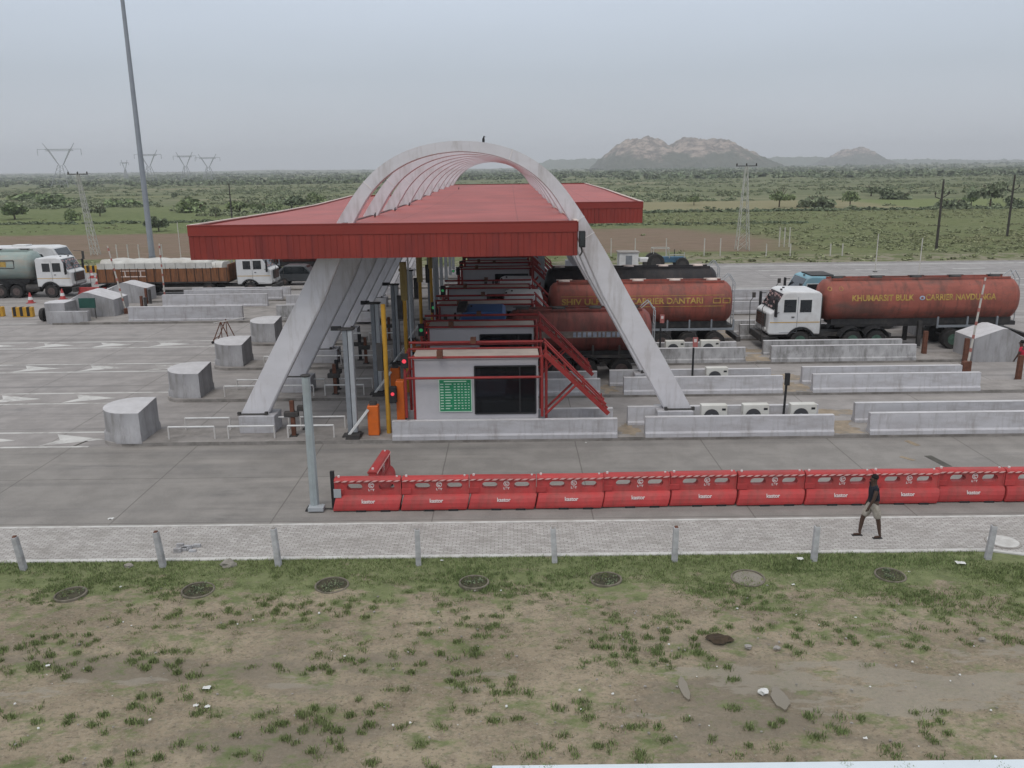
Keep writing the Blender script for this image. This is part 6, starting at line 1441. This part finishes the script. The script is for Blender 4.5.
# ================================================================== PEOPLE
def person(label, loc, rz_, shirt, trouser, pose, H=1.72, shorts=True, sleeves=.35):
    """skinned figure, local +x forward. pose gives joint positions in metres for a 1.72 m figure"""
    t = thing('person', label, 'person', loc, rz_); J = dict(pose); k = H/1.72
    def skin(name, verts, edges, rad, m, root=0, sub=2, parent=t):
        me = bpy.data.meshes.new(name); me.from_pydata([tuple(c*k for c in v) for v in verts], edges, []); o = bpy.data.objects.new(name, me); COL.objects.link(o); o.parent = parent
        sk = o.modifiers.new('skin', 'SKIN'); sk.use_smooth_shade = True; sd = o.modifiers.new('sub', 'SUBSURF'); sd.levels = sd.render_levels = sub
        for i, r in enumerate(rad): me.skin_vertices[0].data[i].radius = ((r, r) if not isinstance(r, tuple) else r); 
        for s_ in me.skin_vertices[0].data: s_.radius = tuple(a*k for a in s_.radius)
        me.skin_vertices[0].data[root].use_root = True; me.materials.append(M[m]); return o
    V = []; E_ = []; Rr = []
    def a(p, r, par=None):
        V.append(p); Rr.append(r); 
        if par is not None: E_.append((par, len(V)-1))
        return len(V)-1
    pel = a(J['pelvis'], (.13, .10)); wa = a(J['waist'], (.12, .09), pel); ch = a(J['chest'], (.145, .105), wa); nk = a(J['neck'], .055, ch); hd0 = a(J['head'], (.082, .098), nk); hd1 = a(J['crown'], (.066, .08), hd0)
    for s_, c in ((1, 'l'), (-1, 'r')):
        sh = a(J['sh_'+c], .062, ch); el = a(J['el_'+c], .043, sh); wr = a(J['wr_'+c], .030, el); pm = a(J['pm_'+c], (.036, .022), wr)
        hp_ = a(J['hip_'+c], .095, pel); kn = a(J['kn_'+c], .060, hp_); cf = a(tuple(.65*p+.35*q for p, q in zip(J['kn_'+c], J['an_'+c])), .056, kn); an = a(J['an_'+c], .036, cf); he = a(J['heel_'+c], .038, an); to = a(J['toe_'+c], (.035, .022), he)
    skin('body', V, E_, Rr, 'skin')
    # fingers
    for s_, c in ((1, 'l'), (-1, 'r')):
        pm = Vector(J['pm_'+c]); wr = Vector(J['wr_'+c]); d = (pm-wr).normalized(); side = Vector((1, 0, 0)); 
        for i in range(4):
            b = pm+side*(i-1.5)*.019; L_ = (.06, .068, .064, .05)[i]; skin('finger', [tuple(b), tuple(b+d*L_*.55), tuple(b+d*L_*.85+Vector((.012, -s_*.016, 0)))], [(0, 1), (1, 2)], [.0095, .0085, .007], 'skin', sub=1)
        b = wr.lerp(pm, .6); skin('thumb', [tuple(b), tuple(b+Vector((.032, -s_*.006, -.018))), tuple(b+Vector((.038, -s_*.008, -.048)))], [(0, 1), (1, 2)], [.012, .010, .008], 'skin', sub=1)
    # clothes grown over the same joints
    def mixp(p, q, u): return tuple((1-u)*x+u*y for x, y in zip(J[p], J[q]))
    sv = [J['pelvis'][:2]+(J['pelvis'][2]-.01,), J['waist'], J['chest'], mixp('chest', 'neck', .55)]; se = [(0, 1), (1, 2), (2, 3)]; sr = [(.175, .145), (.155, .125), (.168, .128), .085]
    for c in 'lr':
        sv += [J['sh_'+c], mixp('sh_'+c, 'el_'+c, sleeves)]; n = len(sv); se += [(2, n-2), (n-2, n-1)]; sr += [.075, .06]
    skin('shirt', sv, se, sr, shirt)
    u = .82 if shorts else 1.0
    tv = [J['pelvis'], J['waist'][:2]+(J['waist'][2]-.07,)]; te = [(0, 1)]; trr = [(.185, .155), (.160, .13)]
    for c in 'lr':
        if shorts: tv += [J['hip_'+c], mixp('hip_'+c, 'kn_'+c, .95)]; n = len(tv); te += [(0, n-2), (n-2, n-1)]; trr += [.118, (.105, .10)]
        else: tv += [J['hip_'+c], J['kn_'+c], mixp('kn_'+c, 'an_'+c, .95)]; n = len(tv); te += [(0, n-3), (n-3, n-2), (n-2, n-1)]; trr += [.11, .078, .062]
    skin('shorts' if shorts else 'trousers', tv, te, trr, trouser)
    hx_, hy_, hz_ = J['head']
    MB().blob(tuple(c*k for c in (hx_-.024, hy_, hz_+.06)), (.092*k, .082*k, .08*k), 3, .08).build('hair', 'hair', t, smooth=60)
    MB().blob(tuple(c*k for c in (hx_+.095, hy_, hz_-.005)), (.018*k, .014*k, .024*k), 1, 0).build('nose', 'skin', t, smooth=60)
    for s_ in (-1, 1):
        MB().blob(tuple(c*k for c in (hx_, hy_+s_*.08, hz_)), (.02*k, .012*k, .032*k), 1, 0).build('ear', 'skin', t, smooth=60)
        MB().blob(tuple(c*k for c in (hx_+.078, hy_+s_*.03, hz_+.02)), (.012*k, .013*k, .009*k), 1, 0).build('eye', 'hair', t)
        c = 'l' if s_ > 0 else 'r'; h_, t_ = Vector(J['heel_'+c]), Vector(J['toe_'+c]); MB().prism([(h_.x-.05, h_.y-.04), (h_.x-.05, h_.y+.04), (t_.x+.03, t_.y+.048), (t_.x+.03, t_.y-.048)], min(h_.z, t_.z)-.037, min(h_.z, t_.z)-.022, 'z').build('sandal_sole', 'black', t)
    MB().box((hx_+.083)*k, (hx_+.094)*k, (hy_-.022)*k, (hy_+.022)*k, (hz_-.052)*k, (hz_-.045)*k).build('mouth', mat('lips', (.09, .03, .03), .6, .1), t)
    return t
walk = dict(pelvis=(0, 0, .93), waist=(.0, 0, 1.08), chest=(.015, 0, 1.30), neck=(.03, 0, 1.46), head=(.055, 0, 1.58), crown=(.05, 0, 1.655),
  sh_l=(.02, .17, 1.38), el_l=(.10, .215, 1.12), wr_l=(.20, .20, .90), pm_l=(.225, .195, .83), sh_r=(.01, -.17, 1.38), el_r=(-.06, -.215, 1.11), wr_r=(.06, -.23, .90), pm_r=(.085, -.23, .825),
  hip_l=(.0, .09, .88), kn_l=(-.12, .10, .50), an_l=(-.19, .10, .10), heel_l=(-.215, .10, .05), toe_l=(-.05, .105, .035),
  hip_r=(.0, -.09, .88), kn_r=(.20, -.10, .50), an_r=(.25, -.10, .10), heel_r=(.22, -.10, .04), toe_r=(.41, -.105, .035))
person('person walking along the footpath in a dark sleeveless shirt and pale shorts', (9.32, 20.42, .05), PI, 'shirt', 'khaki', walk, 1.74)
stand = dict(walk); stand.update(kn_l=(.02, .11, .49), an_l=(.0, .12, .09), heel_l=(-.03, .12, .04), toe_l=(.13, .13, .03), kn_r=(.03, -.10, .49), an_r=(.01, -.11, .09), heel_r=(-.02, -.11, .04), toe_r=(.14, -.12, .03))
person('person in a red shirt and pale blue trousers at the right edge', (22.85, 37.0, .0), PI*.8, 'redcloth', 'bluecloth', stand, 1.8, shorts=False, sleeves=.6)

# ================================================================== HAZE
hz = MB().box(-5600, 5600, -70, 5600, -14, 126).build('haze', 'black'); hz['kind'] = 'stuff'; tag(hz, 'thin pale haze greying the far plain and the hills', 'haze')
hm_ = bpy.data.materials.new('haze_air'); hm_.use_nodes = True; t = hm_.node_tree; t.nodes.clear(); o_ = N(t, 'ShaderNodeOutputMaterial'); pv = N(t, 'ShaderNodeVolumePrincipled'); pv.inputs['Color'].default_value = (.96, .975, 1, 1); pv.inputs['Density'].default_value = .00026; pv.inputs['Anisotropy'].default_value = .2
t.links.new(pv.outputs[0], o_.inputs['Volume']); hz.data.materials.clear(); hz.data.materials.append(hm_)
